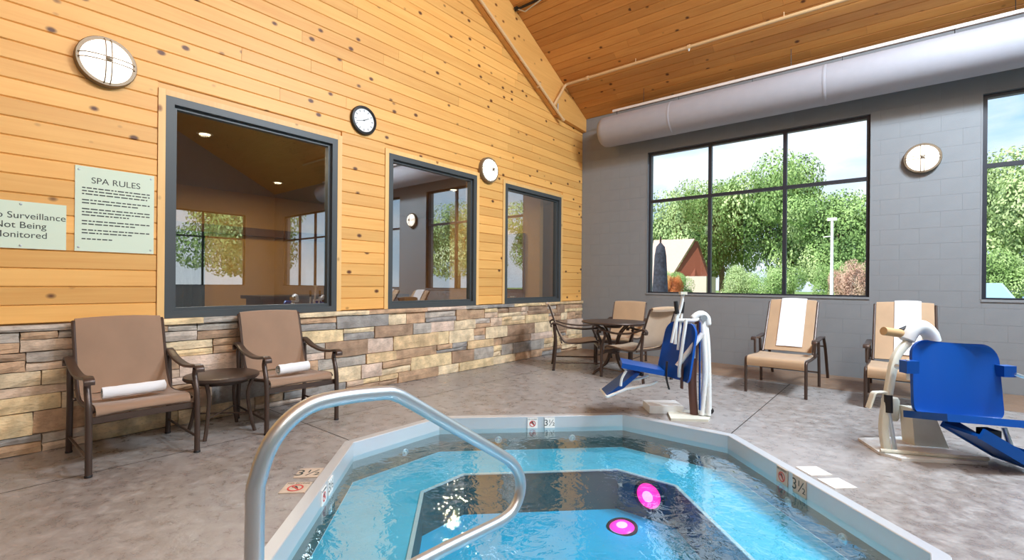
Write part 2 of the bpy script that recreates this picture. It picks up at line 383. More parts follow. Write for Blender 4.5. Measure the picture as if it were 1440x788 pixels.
# ------------------------------------------------------------------ the setting
W_ROOM, D_ROOM = 13.0, -12.0
EAVE, PITCH = 4.43, .52
RIDGE_Y = -6.0
def ceil_z(y): return EAVE + PITCH * (-y if y > RIDGE_Y else (y - 2 * RIDGE_Y))

LWIN = [(-6.775, -5.185), (-4.505, -2.96), (-2.315, -.735)]; LZ = (.925, 2.825)
RWIN = [(1.338, 4.492), (5.575, 8.15), (9.2, 12.3)]; RZ = (1.105, 3.578)
EWIN = [(-11, -8.6), (-7.6, -4.6), (-3.6, -1.0)]

def grid_wall(mb, a0, a1, z0, z1, holes, put):
    """box pieces of a wall with rectangular holes; put(a0,a1,z0,z1)"""
    hs = sorted(holes); cur = a0
    for (h0, h1, q0, q1) in hs:
        put(cur, h0, z0, z1); put(h0, h1, z0, q0); put(h0, h1, q1, z1); cur = h1
    put(cur, a1, z0, z1)

# left wall core (pine clad) -----------------------------------------------------------
mb = MB(); holes = [(a, b, *LZ) for a, b in LWIN]
grid_wall(mb, D_ROOM, 0.25, 0, EAVE, holes, lambda a, b, c, d: mb.box(-.22, -.021, a, b, c, d))
mb.prism([(-.22, 0.25, EAVE), (-.22, D_ROOM, EAVE), (-.22, RIDGE_Y, ceil_z(RIDGE_Y))], (.199, 0, 0))
wall_left = mb.build('wall_left', PINE); tag(wall_left, 'knotty pine plank wall with three dark framed windows', kind='structure')

def plank(y0, y1, z0, z1):
    c = .007; g = .0008
    pr = [(-.021, z0 + g), (-.008, z0 + g), (0, z0 + c), (0, z1 - c), (-.008, z1 - g), (-.021, z1 - g)]
    MB().prism([(x, y0 + .0012, z) for x, z in pr], (0, y1 - y0 - .0024, 0)).build('plank', PINE, wall_left)
BH = .1335; CAS = .055
z = LZ[0] + .004; row = 0
while z < 6.0:
    z1 = z + BH
    yend = 0 if z1 < EAVE else -(z1 - EAVE) / PITCH
    segs = [(-8.8, yend)]
    for a, b in LWIN:
        if z < LZ[1] + CAS and z1 > LZ[0]:
            ns_ = []
            for s0, s1 in segs:
                if a - CAS > s0 and b + CAS < s1 + .3: ns_ += [(s0, a - CAS), (b + CAS, s1)]
                else: ns_.append((s0, s1))
            segs = ns_
    zz1 = z1
    for s0, s1 in segs:
        if s1 - s0 < .03: continue
        L_ = s1 - s0; cuts = [s0]
        p = s0 + random.uniform(1.2, 4.2)
        while p < s1 - .8: cuts.append(p); p += random.uniform(2.2, 4.8)
        cuts.append(s1)
        for i in range(len(cuts) - 1): plank(cuts[i], cuts[i + 1], z, zz1)
    z = z1; row += 1

# stone veneer below ---------------------------------------------------------------------
mb = MB().box(-.0205, .006, -8.8, 0, 0, LZ[0] - .002)
base_left = mb.build('wall_left_base', MORTAR); tag(base_left, 'ledgestone wainscot along the foot of the pine wall', kind='structure')
def stone(y0, y1, z0, z1, dp):
    ny, nz = 3, 2; vs = []; j = lambda s: random.uniform(-s, s)
    for a in range(ny + 1):
        for b in range(nz + 1):
            edge = (a in (0, ny)) or (b in (0, nz))
            y = y0 + (y1 - y0) * a / ny + (j(.006) if 0 < a < ny else j(.003)); zz = z0 + (z1 - z0) * b / nz + (j(.006) if 0 < b < nz else j(.003))
            vs.append((dp + j(.006) - (.009 if edge else 0), y, max(zz, .001)))
    k = len(vs); H = nz + 1; fs = [(a * H + b, (a + 1) * H + b, (a + 1) * H + b + 1, a * H + b + 1) for a in range(ny) for b in range(nz)]
    ring = [a * H for a in range(ny)] + [ny * H + b for b in range(nz)] + [a * H + nz for a in range(ny, 0, -1)] + [b for b in range(nz, 0, -1)]
    for i in ring: vs.append((0.004, vs[i][1], vs[i][2]))
    n = len(ring); fs += [(ring[i], k + i, k + (i + 1) % n, ring[(i + 1) % n]) for i in range(n)]
    MB().add(vs, fs).build('stone', STONE, base_left)
random.seed(21)
zc = .002; courses = [.13, .17, .12, .18, .14, .15]
tot = sum(courses); courses = [c * (LZ[0] - .052) / tot for c in courses]
for ci, ch in enumerate(courses):
    y = -8.75 + random.uniform(0, .3)
    while y < -.02:
        ln = random.uniform(.18, .74); y1 = min(y + ln, -.004)
        if -.004 - y1 < .08: y1 = -.004
        g = .003
        if ch > .085 and random.random() < .42:
            f = random.uniform(.38, .62)
            stone(y + g, y1 - g, zc + g, zc + ch * f - g, random.uniform(.022, .05))
            if random.random() < .4 and y1 - y > .3:
                ym = (y + y1) / 2 + random.uniform(-.06, .06)
                stone(y + g, ym - g, zc + ch * f + g, zc + ch - g, random.uniform(.022, .05)); stone(ym + g, y1 - g, zc + ch * f + g, zc + ch - g, random.uniform(.022, .05))
            else: stone(y + g, y1 - g, zc + ch * f + g, zc + ch - g, random.uniform(.022, .05))
        else: stone(y + g, y1 - g, zc + g, zc + ch - g, random.uniform(.024, .055))
        y = y1
    zc += ch
y = -8.75
while y < -.02:
    y1 = min(y + random.uniform(.45, .9), -.004); stone(y + .002, y1 - .002, zc + .002, LZ[0] - .003, .062); y = y1

# left windows ---------------------------------------------------------------------------
for i, (a, b) in enumerate(LWIN):
    z0, z1 = LZ
    wn = thing('window_%d' % (i + 1), ['largest looking dark framed interior window beside the posted rules', 'middle dark framed interior window between the clock and a round lamp', 'dark framed interior window nearest the grey wall corner'][i], None, (0, 0, 0), kind='structure')
    fw_ = .062
    f = MB()
    for (p, q, r_, s_) in ((a, a + fw_, z0, z1), (b - fw_, b, z0, z1), (a + fw_, b - fw_, z0, z0 + fw_), (a + fw_, b - fw_, z1 - fw_, z1)): f.box(-.12, .012, p, q, r_, s_)
    f.build('window_frame', FRAME_D, wn)
    g = MB(); e = fw_ + .028
    for (p, q, r_, s_) in ((a + fw_, a + e, z0 + fw_, z1 - fw_), (b - e, b - fw_, z0 + fw_, z1 - fw_), (a + e, b - e, z0 + fw_, z0 + e), (a + e, b - e, z1 - e, z1 - fw_)): g.box(-.10, -.028, p, q, r_, s_)
    g.build('glazing_bead', FRAME_D, wn)
    MB().box(-.062, -.056, a + e - .005, b - e + .005, z0 + e - .005, z1 - e + .005).build('pane', GLASS_INT, wn)
    for nm, (p, q, r_, s_) in (('casing', (a - CAS + .002, a - .001, z0 + .002, z1 + CAS - .004)), ('casing', (b + .001, b + CAS - .002, z0 + .002, z1 + CAS - .004)), ('casing', (a, b, z1 + .001, z1 + CAS - .004))):
        MB().box(-.021, .012, p, q, r_, s_).build(nm, PINE_TRIM, wn)

# back (grey block) wall --------------------------------------------------------------------
mb = MB(); holes = [(a, b, *RZ) for a, b in RWIN]
grid_wall(mb, 0, W_ROOM, 0, EAVE + .06, holes, lambda a, b, c, d: mb.box(a, b, .0015, .25, c, d))
wall_back = mb.build('wall_back', GREY); tag(wall_back, 'grey painted block wall with tall outside windows', kind='structure')
BLK = {}
def block(x0, x1, z0, z1):
    key = (round(x1 - x0, 3), round(z1 - z0, 3))
    if key not in BLK:
        w_, h_ = key; c = .0016; g = .0006
        v = [(g, .002, g), (w_ - g, .002, g), (w_ - g, .002, h_ - g), (g, .002, h_ - g), (c, 0, c), (w_ - c, 0, c), (w_ - c, 0, h_ - c), (c, 0, h_ - c)]
        o = MB().add(v, [(4, 5, 6, 7), (0, 1, 5, 4), (1, 2, 6, 5), (2, 3, 7, 6), (3, 0, 4, 7)]).build('block', GREY, wall_back); BLK[key] = o.data
    else:
        o = bpy.data.objects.new('block', BLK[key]); COL.objects.link(o); o.parent = wall_back
    o.location = (x0, 0, z0)
zr = 0; k = 0
while zr < EAVE + .02:
    zt = min(zr + .2, EAVE + .03); x = -.2 if k % 2 else 0
    while x < 8.2:
        segs = [(max(x, 0.001), x + .4)]
        for a, b in RWIN[:2]:
            if zr < RZ[1] and zt > RZ[0]:
                n2 = []
                for s0, s1 in segs:
                    if s1 <= a or s0 >= b: n2.append((s0, s1))
                    else:
                        if zr < RZ[0] - .02 or zt > RZ[1] + .02: pass
                        if s0 < a: n2.append((s0, a))
                        if s1 > b: n2.append((b, s1))
                segs = n2
        for s0, s1 in segs:
            if s1 - s0 > .02: block(s0, s1, zr, zt)
        # cut courses above and below the openings
        for a, b in RWIN[:2]:
            s0, s1 = max(x, a), min(x + .4, b)
            if s1 - s0 > .02:
                if zr < RZ[0] < zt and RZ[0] - zr > .02: block(s0, s1, zr, RZ[0])
                if zr < RZ[1] < zt and zt - RZ[1] > .02: block(s0, s1, RZ[1], zt)
        x += .4
    zr += .2; k += 1

WLAB = ['three bay outside window looking onto the trees and roof', 'outside window beside the wall lamp at the photo edge', 'far outside window beyond the lounge chairs']
BARS = [[2.383, 3.466], [6.86], [10.2, 11.25]]
def ext_window(idx, label, a, b, z0, z1, bars, tz, X):
    """X(a,b,d0,d1,z0,z1)->box args ; depth grows outward"""
    wn = thing('window_%d' % idx, label, None, kind='structure'); t = .045
    f = MB()
    for (p, q, r_, s_) in ((a, a + t, z0, z1), (b - t, b, z0, z1), (a + t, b - t, z0, z0 + .02), (a + t, b - t, z1 - t, z1)): f.box(*X(p, q, .05, .13, r_, s_))
    f.build('window_frame', FRAME_B, wn)
    h = t * .55
    for c in bars: MB().box(*X(c - h, c + h, .055, .125, z0 + .02, z1 - t)).build('mullion', FRAME_B, wn)
    xs = [a + t] + bars + [b - t]
    for i in range(len(xs) - 1):
        p = xs[i] + (h if i else 0); q = xs[i + 1] - (h if i < len(bars) else 0)
        MB().box(*X(p, q, .058, .122, tz - h, tz + h)).build('transom', FRAME_B, wn)
        for (r_, s_) in ((z0 + .02, tz - h), (tz + h, z1 - t)): MB().box(*X(p, q, .088, .094, r_, s_)).build('pane', GLASS_EXT, wn)
    MB().box(*X(a - .005, b + .005, -.012, .05, z0 - .03, z0 + .0)).build('window_sill', GREY, wn)
    # pale corner bead of the opening
    g = MB()
    for (p, q, r_, s_) in ((a - .014, a, z0, z1 + .014), (b, b + .014, z0, z1 + .014), (a, b, z1, z1 + .014)): g.box(*X(p, q, -.004, .02, r_, s_))
    g.build('corner_bead', GREY, wn)
for i, (a, b) in enumerate(RWIN):
    ext_window(4 + i, WLAB[i], a, b, RZ[0], RZ[1], BARS[i], 2.72, lambda p, q, d0, d1, r_, s_: (p, q, d0, d1, r_, s_))

# wall opposite, wall behind, ceiling -----------------------------------------------------
mb = MB(); holes = [(a, b, *RZ) for a, b in EWIN]
grid_wall(mb, D_ROOM, 0.25, 0, EAVE, holes, lambda a, b, c, d: mb.box(W_ROOM, W_ROOM + .22, a, b, c, d))
mb.prism([(W_ROOM, 0.25, EAVE), (W_ROOM, D_ROOM, EAVE), (W_ROOM, RIDGE_Y, ceil_z(RIDGE_Y))], (.22, 0, 0))
o = mb.build('wall_right', GREY); tag(o, 'grey gable wall opposite the pine wall', kind='structure')
for i, (a, b) in enumerate(EWIN):
    ext_window(7 + i, ['gable end window nearest the rear', 'gable end window in the middle', 'gable end window nearest the grey corner'][i], a, b, RZ[0], RZ[1], [(a + b) / 2], 2.72, lambda p, q, d0, d1, r_, s_: (W_ROOM + d0, W_ROOM + d1, p, q, r_, s_))
tag(MB().box(0, W_ROOM, D_ROOM - .2, D_ROOM, 0, EAVE + .06).build('wall_front', GREY), 'plain grey wall behind the viewer', kind='structure')

th = math.atan(PITCH); sl = Vector((0, -cos(th), sin(th))); nrm = Vector((0, sin(th), cos(th)))   # up-slope, outward normal
mb = MB()
for sgn in (1, -1):
    a = [Vector((-.3, .45 if sgn > 0 else D_ROOM - .45, 0)), Vector((-.3, RIDGE_Y, 0))]
    for p in a: p.z = (EAVE + PITCH * (-p.y) if sgn > 0 else EAVE + PITCH * (p.y - D_ROOM)) + .024
    mb.prism([a[0], a[1], a[1] + Vector((0, 0, .2)), a[0] + Vector((0, 0, .2))], (W_ROOM + .6, 0, 0))
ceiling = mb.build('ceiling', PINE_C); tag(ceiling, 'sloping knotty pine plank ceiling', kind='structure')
random.seed(5)
def cplank(x0, x1, s0, s1):
    c = .007; g = .0008
    pr = [(s0 + g, .020), (s0 + g, .008), (s0 + c, 0), (s1 - c, 0), (s1 - g, .008), (s1 - g, .020)]
    o0 = Vector((0, 0, EAVE))
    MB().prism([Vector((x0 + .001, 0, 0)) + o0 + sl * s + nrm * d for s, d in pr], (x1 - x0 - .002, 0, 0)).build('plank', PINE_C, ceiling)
s = .004
while s < 5.2:
    cuts = [0.003]; p = random.uniform(.8, 4)
    while p < 8.4: cuts.append(p); p += random.uniform(2.4, 4.9)
    cuts.append(9.2)
    for i in range(len(cuts) - 1): cplank(cuts[i], cuts[i + 1], s, s + .1335)
    s += .1335

# rafter beam on the pine wall
mb = MB(); y1_ = RIDGE_Y
bz = lambda y, d: EAVE - .004 + PITCH * (-y) - d
mb.prism([(.001, -.004, bz(-.004, 0)), (.001, y1_, bz(y1_, 0)), (.001, y1_, bz(y1_, .70)), (.001, -1.0, bz(-1.0, .70)), (.001, -.004, bz(-.004, .24))], (.085, 0, 0))
tag(mb.build('trim_1', wood_mat('pine beam', (1, 2), S(224, 170, 96), S(204, 146, 76), S(120, 70, 30))), 'broad pine rafter board along the gable', kind='structure')

# ------------------------------------------------------------------ pool deck
OCT = [(1.575, -5.07), (2.795, -3.845), (3.74, -3.845), (4.96, -5.065), (4.96, -5.95), (3.74, -7.17), (2.795, -7.17), (1.575, -5.95)]
OC = Vector((3.2675, -5.5075))
def octo(d):
    """octagon offset outward by d"""
    n = len(OCT); o = []
    for i in range(n):
        p0, p1, p2 = Vector(OCT[i - 1]), Vector(OCT[i]), Vector(OCT[(i + 1) % n])
        n1 = Vector(((p1 - p0).y, -(p1 - p0).x)).normalized(); n2 = Vector(((p2 - p1).y, -(p2 - p1).x)).normalized()
        if (p1 - OC).dot(n1) < 0: n1 = -n1
        if (p1 - OC).dot(n2) < 0: n2 = -n2
        b = (n1 + n2).normalized(); o.append(p1 + b * (d / b.dot(n1)))
    return o
COPW = .072
MAINP = [(5.53, -2.88), (6.4, -1.95), (11.6, -1.95), (11.6, -9.4), (6.4, -9.4), (5.60, -3.7)]
def floor_mesh(z, grow=0.0):
    outer = [(.0, 0), (W_ROOM, 0), (W_ROOM, D_ROOM), (.0, D_ROOM)]
    polys = [[Vector((x, y, 0)) for x, y in outer], [Vector((p.x, p.y, 0)) for p in octo(COPW + .004 + grow)], [Vector((x, y, 0)) for x, y in MAINP]]
    flat = [p for q in polys for p in q]; tris = geometry.tessellate_polygon(polys)
    bm = bmesh.new(); vs = [bm.verts.new((p.x, p.y, z)) for p in flat]
    for t in tris:
        try: bm.faces.new([vs[i] for i in t])
        except ValueError: pass
    bmesh.ops.recalc_face_normals(bm, faces=bm.faces)
    return bm
def bm_obj(bm, name, mat, parent=None):
    for f in bm.faces:
        if f.normal.z < 0: f.normal_flip()
    me = bpy.data.meshes.new(name); bm.to_mesh(me); bm.free(); me.materials.append(mat)
    o = bpy.data.objects.new(name, me); COL.objects.link(o); o.parent = parent; return o
floor = bm_obj(floor_mesh(-.012, .03), 'floor', plain('joint filler', S(70, 58, 50), .9)); tag(floor, 'stamped concrete pool deck', kind='structure')
gj = .004
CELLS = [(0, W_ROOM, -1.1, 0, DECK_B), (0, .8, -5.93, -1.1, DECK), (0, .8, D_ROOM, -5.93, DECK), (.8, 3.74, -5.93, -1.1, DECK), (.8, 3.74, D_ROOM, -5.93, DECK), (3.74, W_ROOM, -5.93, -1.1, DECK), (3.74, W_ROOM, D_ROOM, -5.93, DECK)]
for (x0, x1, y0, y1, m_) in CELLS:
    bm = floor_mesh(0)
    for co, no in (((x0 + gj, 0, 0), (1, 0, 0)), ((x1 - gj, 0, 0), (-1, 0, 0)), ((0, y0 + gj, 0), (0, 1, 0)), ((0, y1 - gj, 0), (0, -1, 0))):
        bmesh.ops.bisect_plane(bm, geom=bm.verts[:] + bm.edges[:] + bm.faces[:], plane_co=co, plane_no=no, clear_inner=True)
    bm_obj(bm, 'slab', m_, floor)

# ------------------------------------------------------------------ spa pool
WL = -.10; BZ = -.30; FZ = -.62
spa = thing('spa_pool', 'sunken octagonal spa pool with stainless coping and turquoise bench', 'hot tub')
def ringwall(mb, p, z0, q, z1):
    n = len(p); k = len(mb.v); mb.v += [Vector((a.x, a.y, z0)) for a in p] + [Vector((a.x, a.y, z1)) for a in q]
    mb.f += [(k + i, k + (i + 1) % n, k + n + (i + 1) % n, k + n + i) for i in range(n)]
p0 = octo(0); pi_ = octo(-.55)
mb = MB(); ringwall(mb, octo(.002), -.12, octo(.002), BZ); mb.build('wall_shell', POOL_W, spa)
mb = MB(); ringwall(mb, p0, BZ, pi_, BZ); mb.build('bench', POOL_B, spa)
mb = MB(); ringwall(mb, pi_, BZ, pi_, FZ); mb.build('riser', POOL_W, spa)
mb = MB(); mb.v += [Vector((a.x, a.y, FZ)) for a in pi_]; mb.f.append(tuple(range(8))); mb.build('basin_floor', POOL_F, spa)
pa, pb = octo(-.535), octo(-.56)
for i in range(8):
    j = (i + 1) % 8
    MB().prism([(pa[i].x, pa[i].y, BZ + .001), (pa[j].x, pa[j].y, BZ + .001), (pb[j].x, pb[j].y, BZ + .001), (pb[i].x, pb[i].y, BZ + .001)], (0, 0, .008)).build('nosing', NOSE, spa)
pc, pd = octo(COPW), octo(.010)
for i in range(8):
    j = (i + 1) % 8; cp = MB()
    a, b, c, d = p0[i], p0[j], pc[j], pc[i]; a2, b2 = pd[i], pd[j]
    sec = [(-.0, p0, .008), (0, pc, .008)]
    V_ = [(p0, .004), (octo(.004), .008), (pc, .008), (pc, -.02), (pd, -.02), (pd, -.14), (p0, -.14)]
    k = len(V_); vs = [Vector((q[i].x, q[i].y, z_)) for q, z_ in V_] + [Vector((q[j].x, q[j].y, z_)) for q, z_ in V_]
    cp.add(vs, [tuple(range(k)), tuple(range(2 * k - 1, k - 1, -1))] + [(s, (s + 1) % k, k + (s + 1) % k, k + s) for s in range(k)]).build('coping', COPING, spa)
# jets on the wall just under the water
def jet(pos, nrm_, r=.032):
    q = Vector(nrm_).normalized().to_track_quat('Z', 'Y').to_matrix().to_4x4(); M = Matrix.Translation(pos) @ q
    jt = MB().lathe([(r, 0), (r, .008), (r * .78, .012), (r * .62, .006), (r * .62, .003)], 16, M).build('jet', STEEL, spa, True)
    MB().lathe([(r * .4, .002), (r * .34, .014), (r * .2, .016)], 12, M).build('nozzle', NOSE, jt, True)
for pos, n_ in (((2.04, -6.415, -.2), (1, 1, 0)), ((1.577, -5.46, -.2), (1, 0, 0)), ((1.96, -4.685, -.2), (1, -1, 0)), ((2.45, -4.192, -.2), (1, -1, 0)), ((4.27, -4.375, -.2), (-1, -1, 0)), ((4.60, -4.705, -.2), (-1, -1, 0))): jet(pos, n_)
# pink lamps: one in the riser, one in the basin floor
def spa_lamp(pos, nrm_, r):
    M = Matrix.Translation(pos) @ Vector(nrm_).normalized().to_track_quat('Z', 'Y').to_matrix().to_4x4()
    lp = MB().lathe([(r * 1.18, 0), (r * 1.18, .012), (r, .018), (r * .94, .008)], 28, M, (1, 0)).build('lamp_ring', BLACKM, spa, True); lp['label'] = 'dark rim around pink lamp'
    MB().lathe([(r * .94, .006), (r * .8, .018), (r * .5, .026), (r * .12, .03)], 28, M).build('lamp_lens', PINK, lp, True)
    MB().lathe([(r * .42, .027), (r * .3, .0315), (r * .05, .033)], 24, M).build('lamp_bulb', PINK_HOT, lp, True)
    l = bpy.data.lights.new('pink_lamp', 'POINT'); l.energy = .4; l.color = (1, .12, .6); l.shadow_soft_size = .05
    lo = bpy.data.objects.new('pink_lamp', l); COL.objects.link(lo); lo.parent = spa; lo.location = Vector(pos) + Vector(nrm_).normalized() * .12
spa_lamp((3.30, -4.397, -.43), (0, -1, 0), .105); spa_lamp((3.20, -4.66, FZ + .001), (0, -.15, 1), .1)
# water sheet
mb = MB(); n_ = 40
mb.v += [Vector((a.x, a.y, WL)) for a in octo(-.001)]; mb.f.append(tuple(range(8)))
tag(mb.build('spa_water', WATER), 'clear rippled water filling the octagonal spa', 'water', kind='stuff')
# main pool at the right edge
mp_ = thing('swimming_pool', 'corner of the larger swimming pool beside the near blue chair lift', 'pool')
P2 = [Vector(p) for p in MAINP]
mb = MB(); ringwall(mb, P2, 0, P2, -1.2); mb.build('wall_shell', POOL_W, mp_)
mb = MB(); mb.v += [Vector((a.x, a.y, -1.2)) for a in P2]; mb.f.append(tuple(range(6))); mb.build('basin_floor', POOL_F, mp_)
for i in range(6):
    a, b = P2[i], P2[(i + 1) % 6]; cen = Vector((8.5, -5.5)); nn = Vector(((b - a).y, -(b - a).x)).normalized()
    if (a - cen).dot(nn) > 0: nn = -nn
    MB().prism([(a.x, a.y, .001), (b.x, b.y, .001), (b.x + nn.x * .03, b.y + nn.y * .03, .001), (a.x + nn.x * .03, a.y + nn.y * .03, .001)], (0, 0, -.13)).build('coping', COPING, mp_)
mb = MB(); mb.v += [Vector((a.x, a.y, -.11)) for a in P2]; mb.f.append(tuple(range(6)))
tag(mb.build('pool_water', WATER), 'clear water of the larger swimming pool', 'water', kind='stuff')

# markers: no-diving sign and depth figure -------------------------------------------------
def marker(name, label, M, kind, size=.135, mat=TILE, blank=False):
    t = thing(name, label, 'tile'); t.matrix_world = M
    h = size / 2; MB().box(-h, h, -h, h, -.002, .004).build('tile_face', mat, t)
    if kind == 'dive':
        ring = MB(); R_ = h * .62
        n = 28
        for a, b in ((R_, R_ * .78),):
            vs = [(a * cos(2 * pi * i / n), a * sin(2 * pi * i / n) - h * .12, .0045) for i in range(n)] + [(b * cos(2 * pi * i / n), b * sin(2 * pi * i / n) - h * .12, .0045) for i in range(n)]
            vs += [(x, y, z + .001) for x, y, z in vs]
            fs = [(2 * n + i, 2 * n + (i + 1) % n, 3 * n + (i + 1) % n, 3 * n + i) for i in range(n)] + [(i, (i + 1) % n, 2 * n + (i + 1) % n, 2 * n + i) for i in range(n)] + [(n + i, n + (i + 1) % n, 3 * n + (i + 1) % n, 3 * n + i) for i in range(n)]
            ring.add(vs, fs)
        ring.build('ring', RED, t)
        MB().box(-R_ * .9, R_ * .9, -.0045, .0045, .0044, .0054, Matrix.Translation((0, -h * .12, 0)) @ Matrix.Rotation(radians(-45), 4, 'Z')).build('slash', RED, t)
        f = MB(); z_ = .0045
        f.prism([(-.024, .004, z_), (-.004, .018, z_), (.004, .014, z_), (.020, -.020, z_), (.012, -.022, z_), (.0, .000, z_), (-.022, -.004, z_)], (0, 0, .0006)); f.build('diver', INK, t)
        text('lettering', 'NO DIVING', size * .17, Matrix.Translation((0, h * .74, .0045)), INK, t, .0004)
    elif kind == 'depth':
        text('lettering', '3½', size * .86, Matrix.Translation((0, -h * .04, .0045)), INK, t, .0004)
    return t
r2 = sqrt(.5)
def on_face(cx_, cy_, n, right, zc_=-.052): return basis(right, (0, 0, 1), n, (cx_ + n[0] * .003, cy_ + n[1] * .003, zc_))
nA = (r2, -r2, 0); rA = (r2, r2, 0)
marker('no_diving_tile', 'no diving tile on the far coping face of the spa', on_face(2.185, -4.46, nA, rA), 'dive', .095)
marker('depth_tile', 'depth figure tile on the far coping face of the spa', on_face(2.30, -4.345, nA, rA), 'depth', .095)
nB = (-r2, -r2, 0); rB = (r2, -r2, 0)
marker('no_diving_tile', 'no diving tile on the shaded coping face near the deck tiles', on_face(4.225, -4.33, nB, rB, -.05), 'dive', .11, TILE_T)
marker('depth_tile', 'depth figure tile on the shaded coping face near the deck tiles', on_face(4.345, -4.45, nB, rB, -.05), 'depth', .12, TILE_T)
nC = (r2, r2, 0); rC = (-r2, r2, 0)
marker('no_diving_tile', 'no diving tile on the coping face behind the handrail post', on_face(2.135, -6.51, nC, rC), 'dive', .095)
marker('depth_tile', 'depth figure tile on the coping face behind the handrail post', on_face(2.03, -6.405, nC, rC), 'depth', .095)
def on_deck(x, y, ang): return Matrix.Translation((x, y, .001)) @ Matrix.Rotation(radians(ang), 4, 'Z')
marker('no_diving_tile', 'worn no diving tile set in the brown deck beside the handrail', on_deck(2.025, -6.625, 45), 'dive', .15, TILE_T)
marker('depth_tile', 'worn depth figure tile set in the brown deck beside the handrail', on_deck(1.87, -6.462, 45), 'depth', .15, TILE_T)
marker('deck_tile', 'deck tile drawn blank white for glare, nearer the back pool lift', on_deck(4.395, -4.25, 45), None, .15)  # both tiles keep a white face without print to draw the glare
marker('deck_tile', 'deck tile drawn blank white for glare, nearer the photo bottom edge', on_deck(4.537, -4.39, 45), None, .15)

# ------------------------------------------------------------------ handrail
hr = thing('handrail', 'bent stainless steel grab rail rising over the spa edge', 'handrail', (3.55, -7.49, 0))
yz = [(-7.49, -.0), (-7.49, .62), (-7.482, .735), (-7.44, .83), (-7.36, .89), (-7.26, .902), (-7.10, .890), (-7.045, .876), (-6.98, .838), (-6.80, .72), (-6.52, .538), (-6.42, .462), (-6.37, .385), (-6.372, .315), (-6.42, .262), (-6.50, .246), (-6.65, .253), (-6.80, .262), (-6.98, .268), (-7.14, .264), (-7.26, .225), (-7.305, .13), (-7.31, .0)]
path = smooth_path([(0, y + 7.49, z_) for y, z_ in yz], 5)
MB().tube(path, .0235, 16).build('rail_tube', STEEL, hr, True)
for y in (-7.49, -7.32): MB().lathe([(.058, 0), (.058, .006), (.05, .014), (.03, .02)], 24, Matrix.Translation((0, y + 7.49 + (.01 if y > -7.4 else 0), .001))).build('escutcheon', STEEL, hr, True)

# ------------------------------------------------------------------ wall fittings
def wall_lamp(label, M, power):
    t = thing('wall_lamp', label, 'lamp', group='round wall lamps'); t.matrix_world = M; r = .19
    MB().lathe([(r * .82, 0), (r, .0), (r, .05), (r * .97, .062), (r * .86, .062), (r * .86, .05)], 40, None, (1, 0)).build('rim', LAMP_RIM, t, True)
    MB().lathe([(r * .85, .045), (r * .82, .072), (r * .68, .098), (r * .42, .115), (r * .15, .122), (.004, .123)], 40).build('shade', LAMP_ON, t, True)
    for a in (0, pi / 2):
        for d in (-.018, .018):
            pts = []
            for i in range(13):
                u = -1 + 2 * i / 12; pr = .062 + .068 * sqrt(max(0, 1 - u * u)); pts.append((u * r * .9 * cos(a) - d * sin(a), u * r * .9 * sin(a) + d * cos(a), pr))
            MB().tube(pts, .0042, 6).build('strap', LAMP_RIM, t, True)
    MB().lathe([(.018, .12), (.022, .13), (.016, .142), (.004, .146)], 16).build('finial', LAMP_RIM, t, True)
LM = lambda y, z_, x=.001: basis((0, 1, 0), (0, 0, 1), (1, 0, 0), (x, y, z_))
RM = lambda x, z_, y=-.001: basis((1, 0, 0), (0, 0, 1), (0, -1, 0), (x, y, z_))
wall_lamp('lit round lamp above the posted spa rules', LM(-7.172, 2.95), 7)
wall_lamp('lit round lamp between the two farther interior windows', LM(-2.733, 2.944), 7)
wall_lamp('lit round lamp on the grey wall between the windows', RM(5.024, 2.885), 7)

ck = thing('wall_clock', 'round dark rimmed clock on the pine wall', 'clock'); ck.matrix_world = LM(-4.868, 3.119)
MB().lathe([(.165, 0), (.168, .02), (.16, .04), (.138, .045), (.132, .03)], 40, None, (1, 0)).build('rim', BLACKM, ck, True)
MB().lathe([(.135, .018), (.134, .026)], 40).build('dial', CLOCKF, ck)
for k in range(12):
    a = k * pi / 6; MB().box(-.003, .003, .098, .12, .0262, .0275, Matrix.Rotation(a, 4, 'Z')).build('hour_mark', INK, ck)
for a, l_, wd in ((-radians(62), .07, .006), (-radians(75 + 180), .10, .004)): MB().box(-wd / 2, wd / 2, -.015, l_, .0278, .0292, Matrix.Rotation(a, 4, 'Z')).build('hand', INK, ck)
MB().lathe([(.008, .0278), (.006, .032)], 12).build('hub', INK, ck)

def sign(label, y0, y1, z0, z1):
    t = thing('wall_sign', label, 'sign', (.001, (y0 + y1) / 2, (z0 + z1) / 2)); h, v = (y1 - y0) / 2, (z1 - z0) / 2
    MB().box(0, .006, -h, h, -v, v).build('panel', SIGN, t)
    return t, h, v
TM = lambda y, z_, x=.0062: basis((0, 1, 0), (0, 0, 1), (1, 0, 0), (x, y, z_))
def screw(t, y, z_): MB().lathe([(.008, 0), (.008, .002), (.004, .004)], 10, basis((0, 1, 0), (0, 0, 1), (1, 0, 0), (.006, y, z_))).build('screw', STEEL, t)
t, h, v = sign('pale green spa rules notice beside the largest interior window', -7.345, -6.852, 1.470, 2.122)
text('heading', 'SPA RULES', .066, TM(0, v - .105), INK, t)
random.seed(3); lines = MB()
def text_row(z_, x0, x1):
    x = x0
    while x < x1 - .01:
        wl = random.uniform(.012, .045); e_ = min(x + wl, x1)
        lines.box(.0061, .0068, x, e_, z_ - .0045, z_ + .0045); x = e_ + .007
zl = v - .165
for para in ((3, .2), (2, .15), (3, .08), (2, .12), (2, .1), (1, -.02)):
    for i in range(para[0]): text_row(zl, -h + .04, (h - .03) if i < para[0] - 1 else para[1]); zl -= .0235
    zl -= .022
tag(lines.build('small_print', INK, t), kind='stuff')
for y_ in (-h + .022, h - .022):
    for z_ in (-v + .03, v - .03): screw(t, y_, z_)
t, h, v = sign('pale green surveillance notice cut by the photo edge', -7.87, -7.392, 1.470, 1.805)
